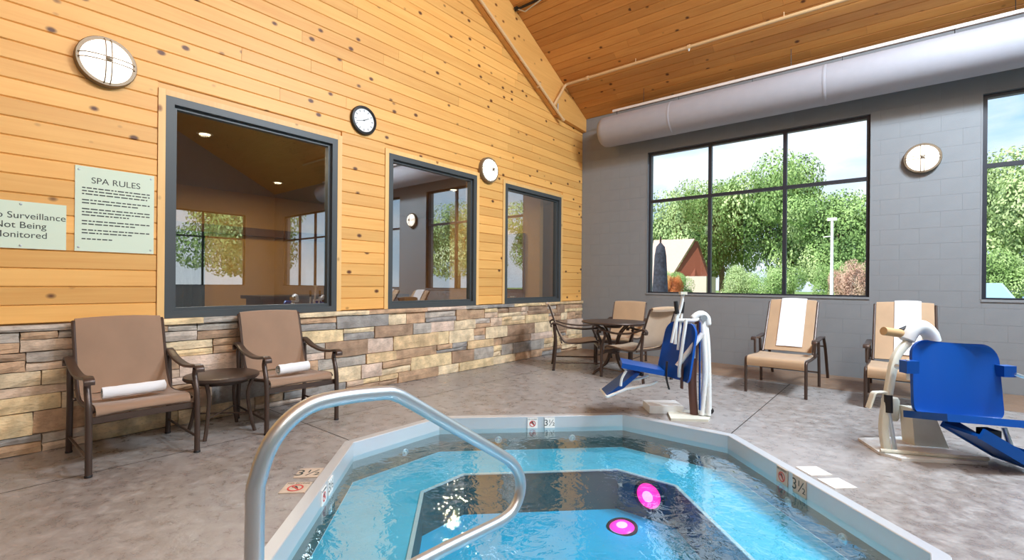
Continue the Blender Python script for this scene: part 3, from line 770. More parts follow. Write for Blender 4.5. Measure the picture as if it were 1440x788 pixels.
for i, s_ in enumerate(('Video Surveillance', 'Not Being', 'Monitored')): text('lettering', s_, .064, TM(0, .065 - i * .068), INK, t, .001)
for z_ in (-v + .02, v - .02): screw(t, 0, z_)

# fabric duct on a track under the eave
dt = thing('fabric_duct', 'long grey tubular fabric air duct along the grey wall top', 'duct', (0, -.33, 3.98)); r = .265
Mx = Matrix.Rotation(radians(90), 4, 'Y')
prof = [(.02, .60), (r * .55, .605), (r * .86, .63), (r * .97, .67), (r, .73)]
MB().lathe(prof + [(r, 9.0)], 40, Mx).build('duct_body', DUCT, dt, True)
for x in (1.9, 4.0, 6.05): MB().lathe([(r + .0015, x), (r + .004, x + .008), (r + .004, x + .03), (r + .0015, x + .038)], 40, Mx).build('seam_band', DUCT, dt, True)
MB().box(.82, 9.0, -.014, .014, .335, .375).build('track', PIPE_W, dt)
for x in (.9, 2.0, 3.1, 4.2, 5.3, 6.4, 7.5): MB().tube([(x, 0, .262), (x, 0, .34)], .005, 6).build('hanger', BLACKM, dt); 
for x in (1.4, 3.6, 5.8): MB().tube([(x, 0, .37), (x, 0, EAVE - 3.98 + .33 * PITCH - .004)], .004, 6).build('rod', BLACKM, dt)

# sprinkler pipes
sp_ = thing('sprinkler_pipe', 'painted pipe running up the pine rafter board with an elbow', 'pipe')
zp = lambda y: 3.73 - .522 * y
MB().tube([(.125, -.90, zp(-.90)), (.125, -5.9, zp(-5.9))], .026, 12).build('main_pipe', PIPE, sp_, True)
MB().tube([(.125, -.90, zp(-.90)), (.125, -.86, zp(-.86))], .032, 12).build('end_cap', PIPE, sp_, True)
MB().tube(fillet([(.125, -1.18, zp(-1.18)), (.16, -1.0, 4.62), (.16, -.87, 4.80), (.45, -.87, 4.80)], .06), .024, 12).build('elbow', PIPE, sp_, True)
for y in (-1.6, -3.2): MB().box(.086, .15, y - .02, y + .02, zp(y) - .04, zp(y) + .04).build('clamp', PIPE, sp_)
MB().tube([(.13, -1.05, zp(-1.05)), (.13, -1.05, zp(-1.05) + .14)], .012, 8).build('sprinkler_head', STEEL, sp_)
sb = thing('sprinkler_pipe', 'painted branch pipe running across the sloping ceiling', 'pipe')
MB().tube([(.45, -.87, 4.80), (9.2, -.87, 4.80)], .024, 12).build('main_pipe', PIPE, sb, True)
for x in (.62, 2.35, 4.9): MB().lathe([(.036, -.02), (.036, .02)], 12, Matrix.Translation((x, -.87, 4.80)) @ Mx).build('coupling', PIPE, sb, True)
MB().lathe([(.006, -.05), (.012, -.048), (.01, -.03), (.02, -.022), (.02, 0)], 12, Matrix.Translation((2.35, -.87, 4.79))).build('sprinkler_head', WHITE, sb, True)
for x in (1.5, 3.6, 5.7): MB().tube([(x, -.87, 4.82), (x, -.87, ceil_z(-.87) - .002)], .006, 6).build('hanger', PIPE, sb)
# truss end up at the top edge
br = thing('ceiling_bracket', 'dark steel bracket where ceiling meets the rafter board top', 'bracket', (.10, -2.22, ceil_z(-2.22) - .004))
MB().tube([(0, .0, -.03), (.62, 0, -.03)], .018, 8).build('bar', BLACKM, br)
MB().tube([(.05, 0, -.03), (.2, .0, -.12), (.5, 0, -.05)], .012, 8).build('brace', STEEL, br)
for x in (.04, .58): MB().box(x - .03, x + .03, -.05, .05, -.03, -.012).build('foot', BLACKM, br)

# unseen lamps added to brighten the room, the cool pair standing in for skylight
FL = [(7.4, -4.4, 5.95, .5), (7.4, -5.8, 6.1, .55), (7.4, -7.2, 6.0, .6), (7.4, -9.0, 5.35, .5), (6.6, -2.5, 5.22, 2.1), (6.6, -3.7, 5.75, 2.1)]
FLAB = ['added warm fill lamp nearest the grey window wall', 'second added warm fill lamp from the grey window wall', 'third added warm fill lamp from the grey window wall', 'fourth added warm fill lamp from the grey window wall', 'added cool fill lamp high over the deck by the edge window', 'added cool fill lamp high over the deck beside the first one']
for i, (x, y, zz, pw) in enumerate(FL):
    p = thing('added_fill_lamp', FLAB[i], 'lamp', (x, y, zz), group='added fill lamps')
    aim = Vector((-1, .05, -.42)) if i < 4 else Vector((-.38, -.16, -1.0)); q = (-aim).to_track_quat('Z', 'Y').to_matrix().to_4x4()
    MB().lathe([(.05, .36), (.16, .34), (.30, .20), (.40, .03), (.42, 0), (.39, 0), (.28, .18)], 32, q, (1, 0)).build('shade', WHITE, p, True)
    MB().lathe([(.37, .03), (.01, .022)], 32, q).build('diffuser', plain('fill lamp diffuser', S(255, 252, 246), .5, emit=(1, .95, .88, 1), es=3) if i == 0 else bpy.data.materials['fill lamp diffuser'], p, True)
    MB().tube([q @ Vector((0, 0, .3)), (0, 0, ceil_z(y) - zz)], .014, 8).build('stem', WHITE, p)
    l = bpy.data.lights.new('added_fill_light', 'AREA'); l.shape = 'DISK'; l.size = .74; l.energy = FILL_W * pw; l.color = (1, .95, .88) if i < 4 else (.70, .85, 1)
    lo = bpy.data.objects.new('added_fill_light', l); COL.objects.link(lo); lo.parent = p; lo.matrix_local = Matrix.Translation(q @ Vector((0, 0, -.01))) @ q

# ------------------------------------------------------------------ furniture
def sling_chair(label, loc, rz, group, mat=SLING):
    """x forward, y left, origin on the floor under the seat"""
    t = thing('sling_armchair', label, 'chair', loc, rz, group); hw = .262
    back = smooth_path([(-.425, .915), (-.435, .945), (-.42, .957), (-.40, .93), (-.36, .82), (-.30, .64), (-.25, .52), (-.20, .435)], 5)
    seat = smooth_path([(-.20, .435), (-.12, .405), (.02, .405), (.18, .425), (.27, .43), (.315, .415), (.325, .385), (.305, .365)], 5)
    xz = lambda L_: [(p[0], p[1]) for p in L_]
    b2 = smooth_path([Vector((x, z_, 0)) for x, z_ in [(-.425, .915), (-.438, .945), (-.42, .957), (-.40, .93), (-.36, .82), (-.30, .64), (-.25, .52), (-.19, .43)]], 5)
    s2 = smooth_path([Vector((x, z_, 0)) for x, z_ in [(-.19, .43), (-.12, .405), (.02, .405), (.18, .425), (.27, .43), (.315, .415), (.325, .385), (.305, .365)]], 5)
    MB().sheet(xz(b2), -hw, hw, .008, 6, .012).build('backrest', mat, t, True)
    MB().sheet(xz(s2), -hw, hw, .008, 6, -.012).build('seat', mat, t, True)
    for s in (-1, 1):
        MB().tube(smooth_path([(x, s * .272, z_) for x, z_ in [(-.415, .94), (-.40, .92), (-.36, .81), (-.30, .63), (-.25, .51), (-.19, .42), (-.12, .395), (.02, .395), (.18, .413), (.27, .417), (.305, .40)]], 4), .0125, 8).build('side_rail', BRONZE, t, True)
        MB().tube(smooth_path([(.345, s * .30, 0), (.345, s * .30, .25), (.335, s * .30, .42), (.30, s * .30, .52), (.285, s * .30, .56), (.30, s * .30, .605)], 5), .019, 10).build('leg', BRONZE, t, True)
        MB().tube(smooth_path([(-.335, s * .30, 0), (-.315, s * .30, .2), (-.30, s * .30, .4), (-.315, s * .30, .55), (-.32, s * .30, .64)], 5), .019, 10).build('leg', BRONZE, t, True)
        MB().tube(smooth_path([(-.37, s * .305, .625), (-.375, s * .305, .66), (-.34, s * .305, .685), (-.28, s * .305, .672), (-.15, s * .305, .63), (.05, s * .305, .605), (.22, s * .305, .613), (.33, s * .305, .628), (.375, s * .305, .615), (.38, s * .305, .588)], 5), .02, 10, flat=(.058, .024)).build('armrest', BRONZE, t, True)
        MB().tube([(.34, s * .30, .115), (-.325, s * .30, .115)], .009, 8).build('stretcher', BRONZE, t, True)
        for x in (.345, -.335): MB().lathe([(.021, 0), (.021, .012), (.018, .016)], 10, Matrix.Translation((x, s * .30, .0))).build('foot_cap', BLACK, t, True)
    MB().tube([(.31, -.295, .345), (.31, .295, .345)], .02, 8, flat=(.02, .045)).build('front_bar', BRONZE, t, True)
    MB().tube([(-.22, -.295, .40), (-.22, .295, .40)], .012, 8).build('rear_bar', BRONZE, t, True)
    return t
chA = sling_chair('brown sling armchair with rolled towel, under the posted signs', (.54, -7.095, 0), 0, 'brown sling armchairs')
chB = sling_chair('brown sling armchair with rolled towel, under the large window', (.53, -5.975, 0), radians(-3), 'brown sling armchairs')

def roll_towel(label, loc, rz, ln, r, endmat):
    t = thing('rolled_towel', label, 'towel', loc, rz, 'rolled towels'); random.seed(hash(label) % 97)
    turns = 3.2; n = 64; th_ = r / turns * .93; ct = []
    for i in range(n + 1):
        a = i / n * turns * 2 * pi; q = .006 + (r - .006) * i / n; ct.append((q, a))
    k = 10; mb = MB(); base = []
    for m_ in range(k + 1):
        yy = -ln / 2 + ln * m_ / k; wob = 1 + .03 * sin(m_ * 2.1) + .015 * sin(m_ * 5)
        for q, a in ct: mb.v.append(Vector((q * wob * cos(a), yy + .006 * sin(q * 90) * (1 if m_ in (0, k) else 0), r + q * wob * sin(a))))
        for q, a in ct[::-1]: q2 = max(q - th_, .002); mb.v.append(Vector((q2 * wob * cos(a), yy, r + q2 * wob * sin(a))))
    L_ = 2 * (n + 1)
    for m_ in range(k):
        for i in range(L_): mb.f.append((m_ * L_ + i, m_ * L_ + (i + 1) % L_, (m_ + 1) * L_ + (i + 1) % L_, (m_ + 1) * L_ + i))
    for m_ in (0, k):
        for i in range(n): mb.f.append((m_ * L_ + i, m_ * L_ + i + 1, m_ * L_ + L_ - 2 - i, m_ * L_ + L_ - 1 - i))
    mb.build('towel_roll', TOWEL, t, True)
    hem = MB()
    hem.v, hem.f = [], []
    for s_, in ((-1,),):
        vs = [];  yy = s_ * (ln / 2 + .002)
        for q, a in ct[20:]: vs.append(((q - .002) * cos(a), yy, r + (q - .002) * sin(a)))
        m2 = len(vs); vs += [((max(q - th_ * .45, .002)) * cos(a), yy, r + max(q - th_ * .45, .002) * sin(a)) for q, a in ct[20:]]
        hem.add(vs, [(i, i + 1, m2 + i + 1, m2 + i) for i in range(m2 - 1)])
    hem.build('hem', endmat, t)
roll_towel('rolled white towel on the armchair under the posted signs', (.60, -7.10, .422), 0, .36, .046, TEAL)
roll_towel('rolled white towel on the armchair under the large window', (.62, -5.96, .424), radians(4), .28, .05, TEAL)

# small round side table
st = thing('side_table', 'small round dark side table between the two brown armchairs', 'table', (.48, -6.49, 0))
MB().lathe([(.02, .455), (.23, .455), (.265, .443), (.275, .455), (.272, .475), (.255, .481), (.02, .477)], 40).build('table_top', BRONZE, st, True)
MB().lathe([(.18, .41), (.19, .41), (.19, .453), (.18, .453)], 32).build('apron', BRONZE, st, True)
for k in range(4):
    a = pi / 4 + k * pi / 2; c_, s_ = cos(a), sin(a)
    MB().tube(smooth_path([(q * c_, q * s_, z_) for q, z_ in ((.262, .0), (.235, .10), (.205, .28), (.215, .37), (.245, .445))], 5), .015, 8).build('leg', BRONZE, st, True)
for k in range(2):
    a = pi / 4 + k * pi / 2; MB().tube([(-.225 * cos(a), -.225 * sin(a), .15 + k * .012), (.225 * cos(a), .225 * sin(a), .15 + k * .012)], .007, 8).build('stretcher', BRONZE, st, True)

# corner group: round table with three chairs
rtb = thing('round_table', 'round dark patio table in the corner by the grey wall', 'table', (1.70, -1.93, 0))
MB().lathe([(.01, .70), (.40, .70), (.44, .705), (.448, .718), (.44, .73), (.40, .733), (.01, .733)], 48).build('table_top', BRONZE, rtb, True)
MB().lathe([(.10, .64), (.12, .66), (.12, .70), (.05, .70)], 24).build('collar', BRONZE, rtb, True)
for k in range(4):
    a = pi / 4 + k * pi / 2 + .3; c_, s_ = cos(a), sin(a)
    MB().tube(smooth_path([(q * c_, q * s_, z_) for q, z_ in ((.33, .0), (.30, .035), (.16, .12), (.075, .26), (.07, .42), (.13, .56), (.24, .66), (.30, .70))], 5), .017, 8).build('leg', BRONZE, rtb, True)
MB().lathe([(.075, .28), (.085, .285), (.085, .305), (.075, .31)], 24).build('collar', BRONZE, rtb, True)
sling_chair('sling armchair seen side on in the corner against the stone', (1.06, -1.90, 0), radians(36), 'corner dining chairs', SLING_T)
sling_chair('tan sling armchair behind the round table facing the room', (1.345, -.985, 0), radians(-84), 'corner dining chairs', SLING_T)
sling_chair('tan sling armchair turned to the round table behind the back pool lift', (2.10, -2.05, 0), radians(168), 'corner dining chairs', SLING_T)

# reclining lounge chairs by the window wall
def lounge(label, loc, rz):
    t = thing('lounge_chair', label, 'chair', loc, rz, 'reclining lounge chairs'); hw = .262
    V2 = lambda L_: [(p.x, p.y) for p in smooth_path([Vector((a, b, 0)) for a, b in L_], 5)]
    # x forward: front legs at .45, rear legs at -.42, prop foot at -1.2
    MB().sheet(V2([(-.70, 1.02), (-.715, 1.045), (-.69, 1.055), (-.66, 1.02), (-.52, .80), (-.38, .58), (-.27, .425)]), -hw, hw, .01, 6, .01).build('backrest', SLING_T, t, True)
    MB().sheet(V2([(-.20, .405), (.0, .40), (.25, .415), (.42, .42), (.475, .405), (.485, .36), (.478, .315)]), -.29, .29, .012, 6, -.006).build('seat', SLING_T, t, True)
    for s in (-1, 1):
        MB().tube(smooth_path([(x, s * .277, z_) for x, z_ in ((-.685, 1.035), (-.52, .79), (-.38, .57), (-.27, .41))], 4), .014, 8).build('back_rail', BRONZE, t, True)
        MB().tube(smooth_path([(x, s * .305, z_) for x, z_ in ((-.48, .40), (-.2, .39), (.1, .392), (.35, .402), (.44, .40), (.468, .34), (.468, .2), (.465, 0))], 5), .0165, 10).build('leg', BRONZE, t, True)
        MB().tube(smooth_path([(x, s * .325, z_) for x, z_ in ((-.42, 0), (-.40, .2), (-.36, .40), (-.33, .56))], 5), .0165, 10).build('leg', BRONZE, t, True)
        MB().tube(smooth_path([(x, s * .325, z_) for x, z_ in ((-.72, .59), (-.55, .60), (-.35, .592), (-.15, .588), (-.02, .60), (.02, .588), (.025, .565))], 5), .02, 10, flat=(.06, .026)).build('armrest', BRONZE, t, True)
        MB().tube([(-.06, s * .325, .585), (-.04, s * .32, .40)], .014, 8).build('arm_post', BRONZE, t, True)
        MB().tube(smooth_path([(x, s * .335, z_) for x, z_ in ((-.70, .585), (-.88, .44), (-1.05, .2), (-1.18, .0))], 4), .018, 8).build('rear_prop', BRONZE, t, True)
    MB().tube([(.44, -.305, .36), (.44, .305, .36)], .012, 8).build('front_bar', BRONZE, t, True)
    MB().tube([(-.405, -.325, .18), (-.405, .325, .18)], .01, 8).build('stretcher', BRONZE, t, True)
    MB().tube([(-.86, -.335, .46), (-.86, .335, .46)], .01, 8).build('stretcher', BRONZE, t, True)
    return t
def drape(label, loc, rz, y0, y1, low):
    t = thing('bath_towel', label, 'towel', loc, rz, 'draped bath towels')
    prof = [(-.79, .80), (-.765, .90), (-.735, 1.02), (-.715, 1.062), (-.69, 1.075), (-.65, 1.045), (-.51, .823), (-.37, .604), (-.29, .485)]
    P_ = [(p.x, p.y) for p in smooth_path([Vector((a, b, 0)) for a, b in prof], 5)]
    MB().sheet(P_, y0, y1, .012, 8, .006).build('cloth', TOWEL, t, True)
    xh = -.325; sl_ = Vector((-.08, 0, .119)).normalized()
    MB().sheet([(-.338, .560), (-.332, .551)], y0 + .004, y1 - .004, .016, 2).build('hem_stripe', TOWEL, t)
loC = (3.725, -1.46, 0); loD = (4.86, -1.44, 0)
lounge('tan lounge chair with draped towel, standing clear under the window', loC, radians(-90))
lounge('tan lounge chair with draped towel, half hidden by the near pool lift', loD, radians(-90))
drape('white towel over the lounge chair under the window', loC, radians(-90), -.13, .155, 0)
drape('white towel over the lounge chair behind the near pool lift', loD, radians(-90), -.09, .15, 0)

# ------------------------------------------------------------------ pool lifts
VA = atan2(rt0.y, rt0.x)
def shell(w0, w1, h, rc, bow, th_, nx=14, nz=22):
    """seat-back shell in local x (width) z (height), bowed in y"""
    mb = MB(); 
    rows = []
    for side in (0, 1):
        for j in range(nz + 1):
            z_ = h * (1 - cos(pi * j / nz)) / 2
            ww = (w0 + (w1 - w0) * z_ / h) / 2
            if h - z_ < rc: ww -= rc - sqrt(max(0, rc * rc - (rc - (h - z_)) ** 2))
            if z_ < rc * .5: ww -= (rc * .5 - sqrt(max(0, (rc * .5) ** 2 - (rc * .5 - z_) ** 2))) * .6
            for i in range(nx + 1):
                u = -1 + 2 * i / nx; mb.v.append(Vector((u * ww, bow * (1 - u * u) + (th_ if side else 0), z_)))
    W_ = nx + 1; H_ = (nz + 1) * W_
    for j in range(nz):
        for i in range(nx):
            a = j * W_ + i; mb.f += [(a, a + 1, a + W_ + 1, a + W_), (a + H_, a + W_ + H_, a + W_ + 1 + H_, a + 1 + H_)]
    ring = [i for i in range(nx)] + [j * W_ + nx for j in range(nz)] + [nz * W_ + i for i in range(nx, 0, -1)] + [j * W_ for j in range(nz, 0, -1)]
    for i in range(len(ring)): a, b = ring[i], ring[(i + 1) % len(ring)]; mb.f.append((a, b, b + H_, a + H_))
    return mb

# the lift at the far side of the spa (seen from the side); local x = towards the photo's right
l1 = thing('pool_lift', 'blue seat pool lift behind the spa, seen side on', 'pool lift', (3.36, -3.42, 0), VA, 'pool lifts')
MB().prism([(-.30, -.13, 0), (.03, -.16, 0), (.09, -.06, 0), (.09, .16, 0), (-.24, .18, 0)], (0, 0, .022)).build('base_plate', CREAM, l1)
MB().box(-.43, -.10, .10, .34, .002, .075).build('counterweight', WHITE, l1)
MB().tube(smooth_path([(-.03, .02, .02), (-.05, .02, .35), (-.03, .02, .7), (.02, .02, .93)], 6), .038, 12).build('mast', BROWN, l1, True)
MB().tube(smooth_path([(.02, -.03, .03), (.05, -.03, .4), (.035, -.02, .75), (.02, 0, .95)], 6), .026, 12).build('mast_tube', WHITE, l1, True)
MB().tube(smooth_path([(.075, -.05, .03), (.085, -.03, .35), (.075, -.01, .7), (.045, .01, .95)], 6), .024, 12).build('mast_tube', WHITE, l1, True)
MB().tube(smooth_path([(.15, .10, .05), (.13, .07, .35), (.10, .03, .7), (.06, .01, .95)], 6), .02, 12).build('mast_tube', WHITE, l1, True)
MB().tube([(-.005, -.045, .08), (-.01, -.045, .90)], .012, 8, flat=(.03, .01)).build('strap', BLUE, l1, True)
cv = MB().tube(smooth_path([(-.06, 0, .93), (-.02, 0, .965), (.03, 0, .975), (.075, 0, .94), (.085, .0, .87)], 5), [.024] * 1 + [.031] * 19 + [.024] * 1, 12).build('mast_head', WHITE, l1, True)
MB().lathe([(.03, -.05), (.03, .05)], 16, Matrix.Translation((.03, 0, .94)) @ Matrix.Rotation(pi / 2, 4, 'X')).build('pivot', STEEL, l1, True)
MB().tube([(-.01, -.11, .80), (-.24, -.11, .50)], .023, 10).build('lift_arm', WHITE, l1, True)
MB().tube([(-.05, -.02, .56), (-.045, -.02, .88)], .016, 10).build('actuator', STEEL, l1, True)
MB().tube(fillet([(.06, .1, .03), (.15, .12, .10), (.16, .12, .03)], .04), .012, 8).build('caster_frame', WHITE, l1, True)
MB().lathe([(.03, -.012), (.03, .012)], 16, Matrix.Translation((.165, .12, .03)) @ Matrix.Rotation(pi / 2, 4, 'X')).build('caster', BLACK, l1, True)
shell(.46, .42, .54, .12, .09, .022).build('backrest', BLUE, l1, True, Matrix.Translation((-.27, -.04, .37)) @ Matrix.Rotation(radians(-70), 4, 'Z') @ Matrix.Rotation(radians(-12), 4, 'X'))
MB().prism([(-.73, -.22, .0), (-.36, -.27, .0), (-.30, .10, .0), (-.66, .16, .0)], (0, 0, .045)).build('seat', BLUE, l1, False, Matrix.Translation((-.04, 0, .50)) @ Matrix.Rotation(radians(9), 4, 'Y') @ Matrix.Translation((0, 0, -.12)))
MB().prism([(-.60, -.17, .42), (-.575, -.19, .42), (-.575, .10, .42), (-.60, .12, .42)], (-.0, 0, .02)).build('seat_bracket', BLACK, l1)
MB().prism([(-.90, -.16, .235), (-.82, -.16, .235), (-.585, -.16, .44), (-.64, -.16, .44)], (0, .26, 0)).build('footrest', BLUE, l1)
MB().tube([(-.90, -.175, .225), (-.72, -.175, .30), (-.50, -.175, .345), (-.44, -.17, .37)], .013, 8).build('footrest_tube', WHITE, l1, True)
MB().tube([(-.90, .115, .225), (-.72, .115, .30), (-.50, .115, .345), (-.44, .12, .37)], .013, 8).build('footrest_tube', WHITE, l1, True)
MB().tube([(-.90, -.175, .225), (-.90, .115, .225)], .013, 8).build('footrest_tube', WHITE, l1, True)
MB().tube(smooth_path([(-.73, -.20, .47), (-.77, -.20, .40), (-.78, -.20, .33)], 4), .012, 8).build('seat_hook', WHITE, l1, True)
for (a, b) in (((-.262, -.16, .99), (-.312, -.16, .72)), ((-.17, -.02, .99), (-.215, -.05, .64))):
    MB().tube([a, b], .0125, 8).build('arm_tube', WHITE, l1, True)
MB().tube([(-.276, -.16, 1.10), (-.262, -.16, .985)], .019, 10).build('grip', BLACK, l1, True)
MB().tube([(-.160, -.02, 1.09), (-.170, -.02, .985)], .019, 10).build('grip', BLACK, l1, True)
MB().tube(fillet([(-.185, -.09, 1.165), (-.20, -.09, 1.05), (-.245, -.09, .92), (-.255, -.09, .70)], .05), .015, 10).build('control_arm', WHITE, l1, True)
MB().box(-.215, -.155, -.12, -.06, 1.160, 1.185).build('control_cap', CREAM, l1)
MB().tube(smooth_path([(-.165, -.12, .93), (-.20, -.13, .70), (-.225, -.13, .50), (-.22, -.11, .40)], 5), .016, 10).build('arm_tube', WHITE, l1, True)
MB().tube(smooth_path([(-.37, -.22, .56), (-.375, -.22, .42), (-.35, -.22, .31)], 5), .02, 8, flat=(.035, .012)).build('strap', BLACK, l1, True)
MB().tube([(-.175, -.05, .52), (-.175, -.05, .28)], .016, 8, flat=(.045, .02)).build('strap', BROWN, l1, True)
MB().tube(fillet([(-.25, -.06, .92), (-.06, -.03, .915), (.02, 0, .93)], .03), .016, 8).build('head_tube', WHITE, l1, True)

# the lift beside the larger pool (seat towards the viewer)
l2 = thing('pool_lift', 'blue seat pool lift nearest the viewer by the larger pool', 'pool lift', (4.982, -3.30, 0), VA, 'pool lifts')
MB().prism([(-.36, -.02, 0), (-.30, -.16, 0), (.26, -.22, 0), (.32, -.12, 0), (.10, .34, 0), (-.28, .30, 0)], (0, 0, .02)).build('base_plate', WHITE, l2)
MB().tube([(-.36, -.04, .035), (.28, -.20, .035)], .014, 8).build('base_rail', CREAM, l2, True)
MB().tube(smooth_path([(-.27, .02, .02), (-.285, .03, .20), (-.235, .05, .44), (-.15, .09, .70), (-.03, .12, .82)], 6), .034, 12, flat=(.05, .055)).build('mast', CREAM, l2, True)
MB().tube(smooth_path([(-.22, .0, .03), (-.245, .01, .22), (-.255, .02, .32)], 5), .013, 8).build('actuator', STEEL, l2, True)
MB().tube([(-.255, .02, .30), (-.25, .03, .43)], .028, 10).build('actuator_body', BLACK, l2, True)
MB().tube(fillet([(-.40, .03, .33), (-.36, .03, .45), (-.27, .04, .45)], .02), .014, 8, flat=(.05, .02)).build('hand_crank', CREAM, l2, True)
MB().lathe([(.05, 0), (.06, .02), (.06, .16), (.05, .18)], 20, Matrix.Translation((-.02, .30, .17))).build('battery_box', CREAM, l2, True)
MB().prism([(.03, .12, .02), (.24, .06, .02), (.15, .10, .30), (.02, .14, .30)], (0, .12, 0)).build('housing', CREAM, l2)
MB().tube(smooth_path([(-.04, .13, .83), (.0, .13, .90), (.05, .13, .935), (.10, .13, .93), (.15, .13, .88), (.17, .13, .82)], 5), [.04] + [.055] * 24 + [.04], 14).build('rolled_cover', WHITE, l2, True)
MB().tube([(-.22, .12, .905), (-.07, .14, .885)], .033, 14).build('tan_pad', TANPAD, l2, True)
MB().tube([(-.07, .14, .91), (.0, .14, .94)], .018, 10).build('knob', BLACK, l2, True)
shell(.66, .645, .53, .12, .07, .025).build('backrest', BLUE, l2, True, Matrix.Translation((.150, -.12, .320)) @ Matrix.Rotation(radians(4), 4, 'Y') @ Matrix.Rotation(radians(-9), 4, 'X'))
MB().prism([(-.15, -.13, 0), (-.14, .04, 0), (.48, .04, 0), (.50, -.13, 0), (.51, -.30, 0), (-.12, -.30, 0)], (0, 0, .05)).build('seat', BLUE, l2, False, Matrix.Translation((-.035, -.06, .275)) @ Matrix.Rotation(radians(4.5), 4, 'Y') @ Matrix.Rotation(radians(-11), 4, 'X'))
MB().box(.19, .27, -.30, -.20, .215, .262).build('seat_bracket', BLACK, l2)
# foot well: a trough of three blue boards
Mf = Matrix.Translation((.03, -.30, .268)) @ Matrix.Rotation(radians(30), 4, 'Y')
MB().box(0, .42, -.09, .17, -.02, .0, Mf).build('footrest', BLUE, l2)
MB().box(0, .42, -.11, -.09, -.03, .045, Mf).build('footrest_side', BLUE, l2)
MB().box(.0, .42, .17, .19, -.03, .06, Mf).build('footrest_side', BLUE, l2)
MB().box(.42, .445, -.11, .19, -.03, .09, Mf).build('footrest_end', BLUE, l2)
MB().tube([(.43, -.16, .245), (.455, -.20, .08)], .017, 10).build('footrest_strut', STEEL, l2, True)
MB().lathe([(.022, -.03), (.022, .03)], 14, Matrix.Translation((.465, -.2, .055)) @ Matrix.Rotation(pi / 2, 4, 'X')).build('strut_pivot', BLACK, l2, True)
for s, x in ((-1, -.19), (1, .515)):
    MB().box(x - .045, x + .045, -.12, -.05, .60 if s > 0 else .62, .68 if s > 0 else .71).build('arm_bracket', BLUE, l2)
    MB().lathe([(.022, -.075), (.022, -.02), (.012, -.015)], 12, Matrix.Translation((x, -.05, .65)) @ Matrix.Rotation(pi / 2, 4, 'X')).build('bracket_pin', STEEL, l2, True)
MB().tube([(.54, -.13, .625), (.64, -.17, .58)], .012, 8).build('arm_tube', STEEL, l2, True)
MB().tube([(.62, -.16, .59), (.70, -.19, .555)], .02, 10).build('grip', BLACK, l2, True)
MB().tube([(-.205, -.09, .72), (-.20, -.09, .57)], .011, 8).build('arm_tube', CREAM, l2, True)

# ------------------------------------------------------------------ the lobby behind the pine wall
LXW = -5.2
tag(MB().box(LXW, -.22, -10.5, .6, -.02, 0).build('floor_lobby', LOBBY_F), 'dark lobby carpet beyond the interior windows', kind='structure')
tag(MB().box(LXW, -.22, -10.5, .6, 2.98, 3.1).build('ceiling_lobby', LOBBY_C), 'brown lobby ceiling seen through the interior windows', kind='structure')
mb = MB(); mb.box(LXW - .1, LXW, -10.5, .6, 0, 3.0); mb.box(LXW, -.22, .5, .6, 0, 3.0); mb.box(LXW, -.22, -10.6, -10.5, 0, 3.0)
tag(mb.build('wall_lobby', TAN_WALL), 'tan lobby walls beyond the interior windows', kind='structure')
mb = MB().box(-2.6, -.24, -1.05, -.95, 0, 2.98)
tag(mb.build('wall_lobby_partition', TAN_WALL), 'tan partition seen through the corner window', kind='structure')
dr = thing('door_1', 'dark wooden lobby door seen through the corner window', None, (-1.15, -1.055, 0), 0, kind='structure')
MB().box(-.5, .5, -.035, 0, 0, 2.1).build('leaf', DOORWOOD, dr)
f = MB(); f.box(-.58, -.5, -.05, 0, 0, 2.18); f.box(.5, .58, -.05, 0, 0, 2.18); f.box(-.5, .5, -.05, 0, 2.1, 2.18); f.build('door_frame', DOORWOOD, dr)
MB().tube([(.4, -.035, 1.0), (.4, -.08, 1.0), (.3, -.08, 1.0)], .012, 8).build('handle', STEEL, dr)
hd = MB().box(LXW + .001, LXW + .12, -8.6, -1.5, 2.15, 2.3); tag(hd.build('trim_2', DOORWOOD), 'dark wooden header rail along the lobby wall', kind='structure')
for i, y in enumerate((-6.9, -5.2)):
    d2 = thing('curtain', ['dark teal curtain on the lobby wall behind the largest window', 'dark teal curtain deeper along the lobby wall'][i], 'curtain', (LXW + .1, y, 0)); mb = MB()
    pts = [(.05 * sin(k * 1.3) + .06, -.35 + k * .7 / 24) for k in range(25)]
    mb.prism([(x, yy, .05) for x, yy in pts] + [(x + .01, yy, .05) for x, yy in pts[::-1]], (0, 0, 2.1)); mb.build('cloth', DARKTEAL, d2)
ct = thing('service_counter', 'dark lobby counter seen through the middle window', 'counter', (-2.8, -3.6, 0))
MB().box(-.3, .3, -1.3, 1.3, 0, .98).build('body', DOORWOOD, ct); MB().box(-.36, .36, -1.36, 1.36, .98, 1.03).build('worktop', BRONZE, ct)
for i, (x, y) in enumerate([(-1.5, -6.0), (-1.5, -3.9), (-1.6, -1.9), (-3.6, -6.4), (-3.6, -4.2)]):
    d_ = thing('downlight', ['recessed lobby downlight behind the largest window', 'recessed lobby downlight behind the middle window', 'recessed lobby downlight behind the corner window', 'deeper recessed downlight behind the largest window', 'deeper recessed downlight behind the middle window'][i], 'lamp', (x, y, 2.978), group='lobby downlights')
    MB().lathe([(.085, 0), (.085, -.006), (.062, -.008), (.06, 0)], 24).build('trim_ring', WHITE, d_, True)
    MB().lathe([(.06, -.001), (.058, -.004), (.01, -.005)], 24).build('lens', plain('downlight lens', S(255, 240, 214), .4, emit=(1, .86, .62, 1), es=6) if i == 0 else bpy.data.materials['downlight lens'], d_, True)
    l = bpy.data.lights.new('downlight_light', 'AREA'); l.shape = 'DISK'; l.size = .12; l.energy = 34; l.color = (1, .82, .56)
    lo = bpy.data.objects.new('downlight_light', l); COL.objects.link(lo); lo.parent = d_; lo.location = (0, 0, -.02)

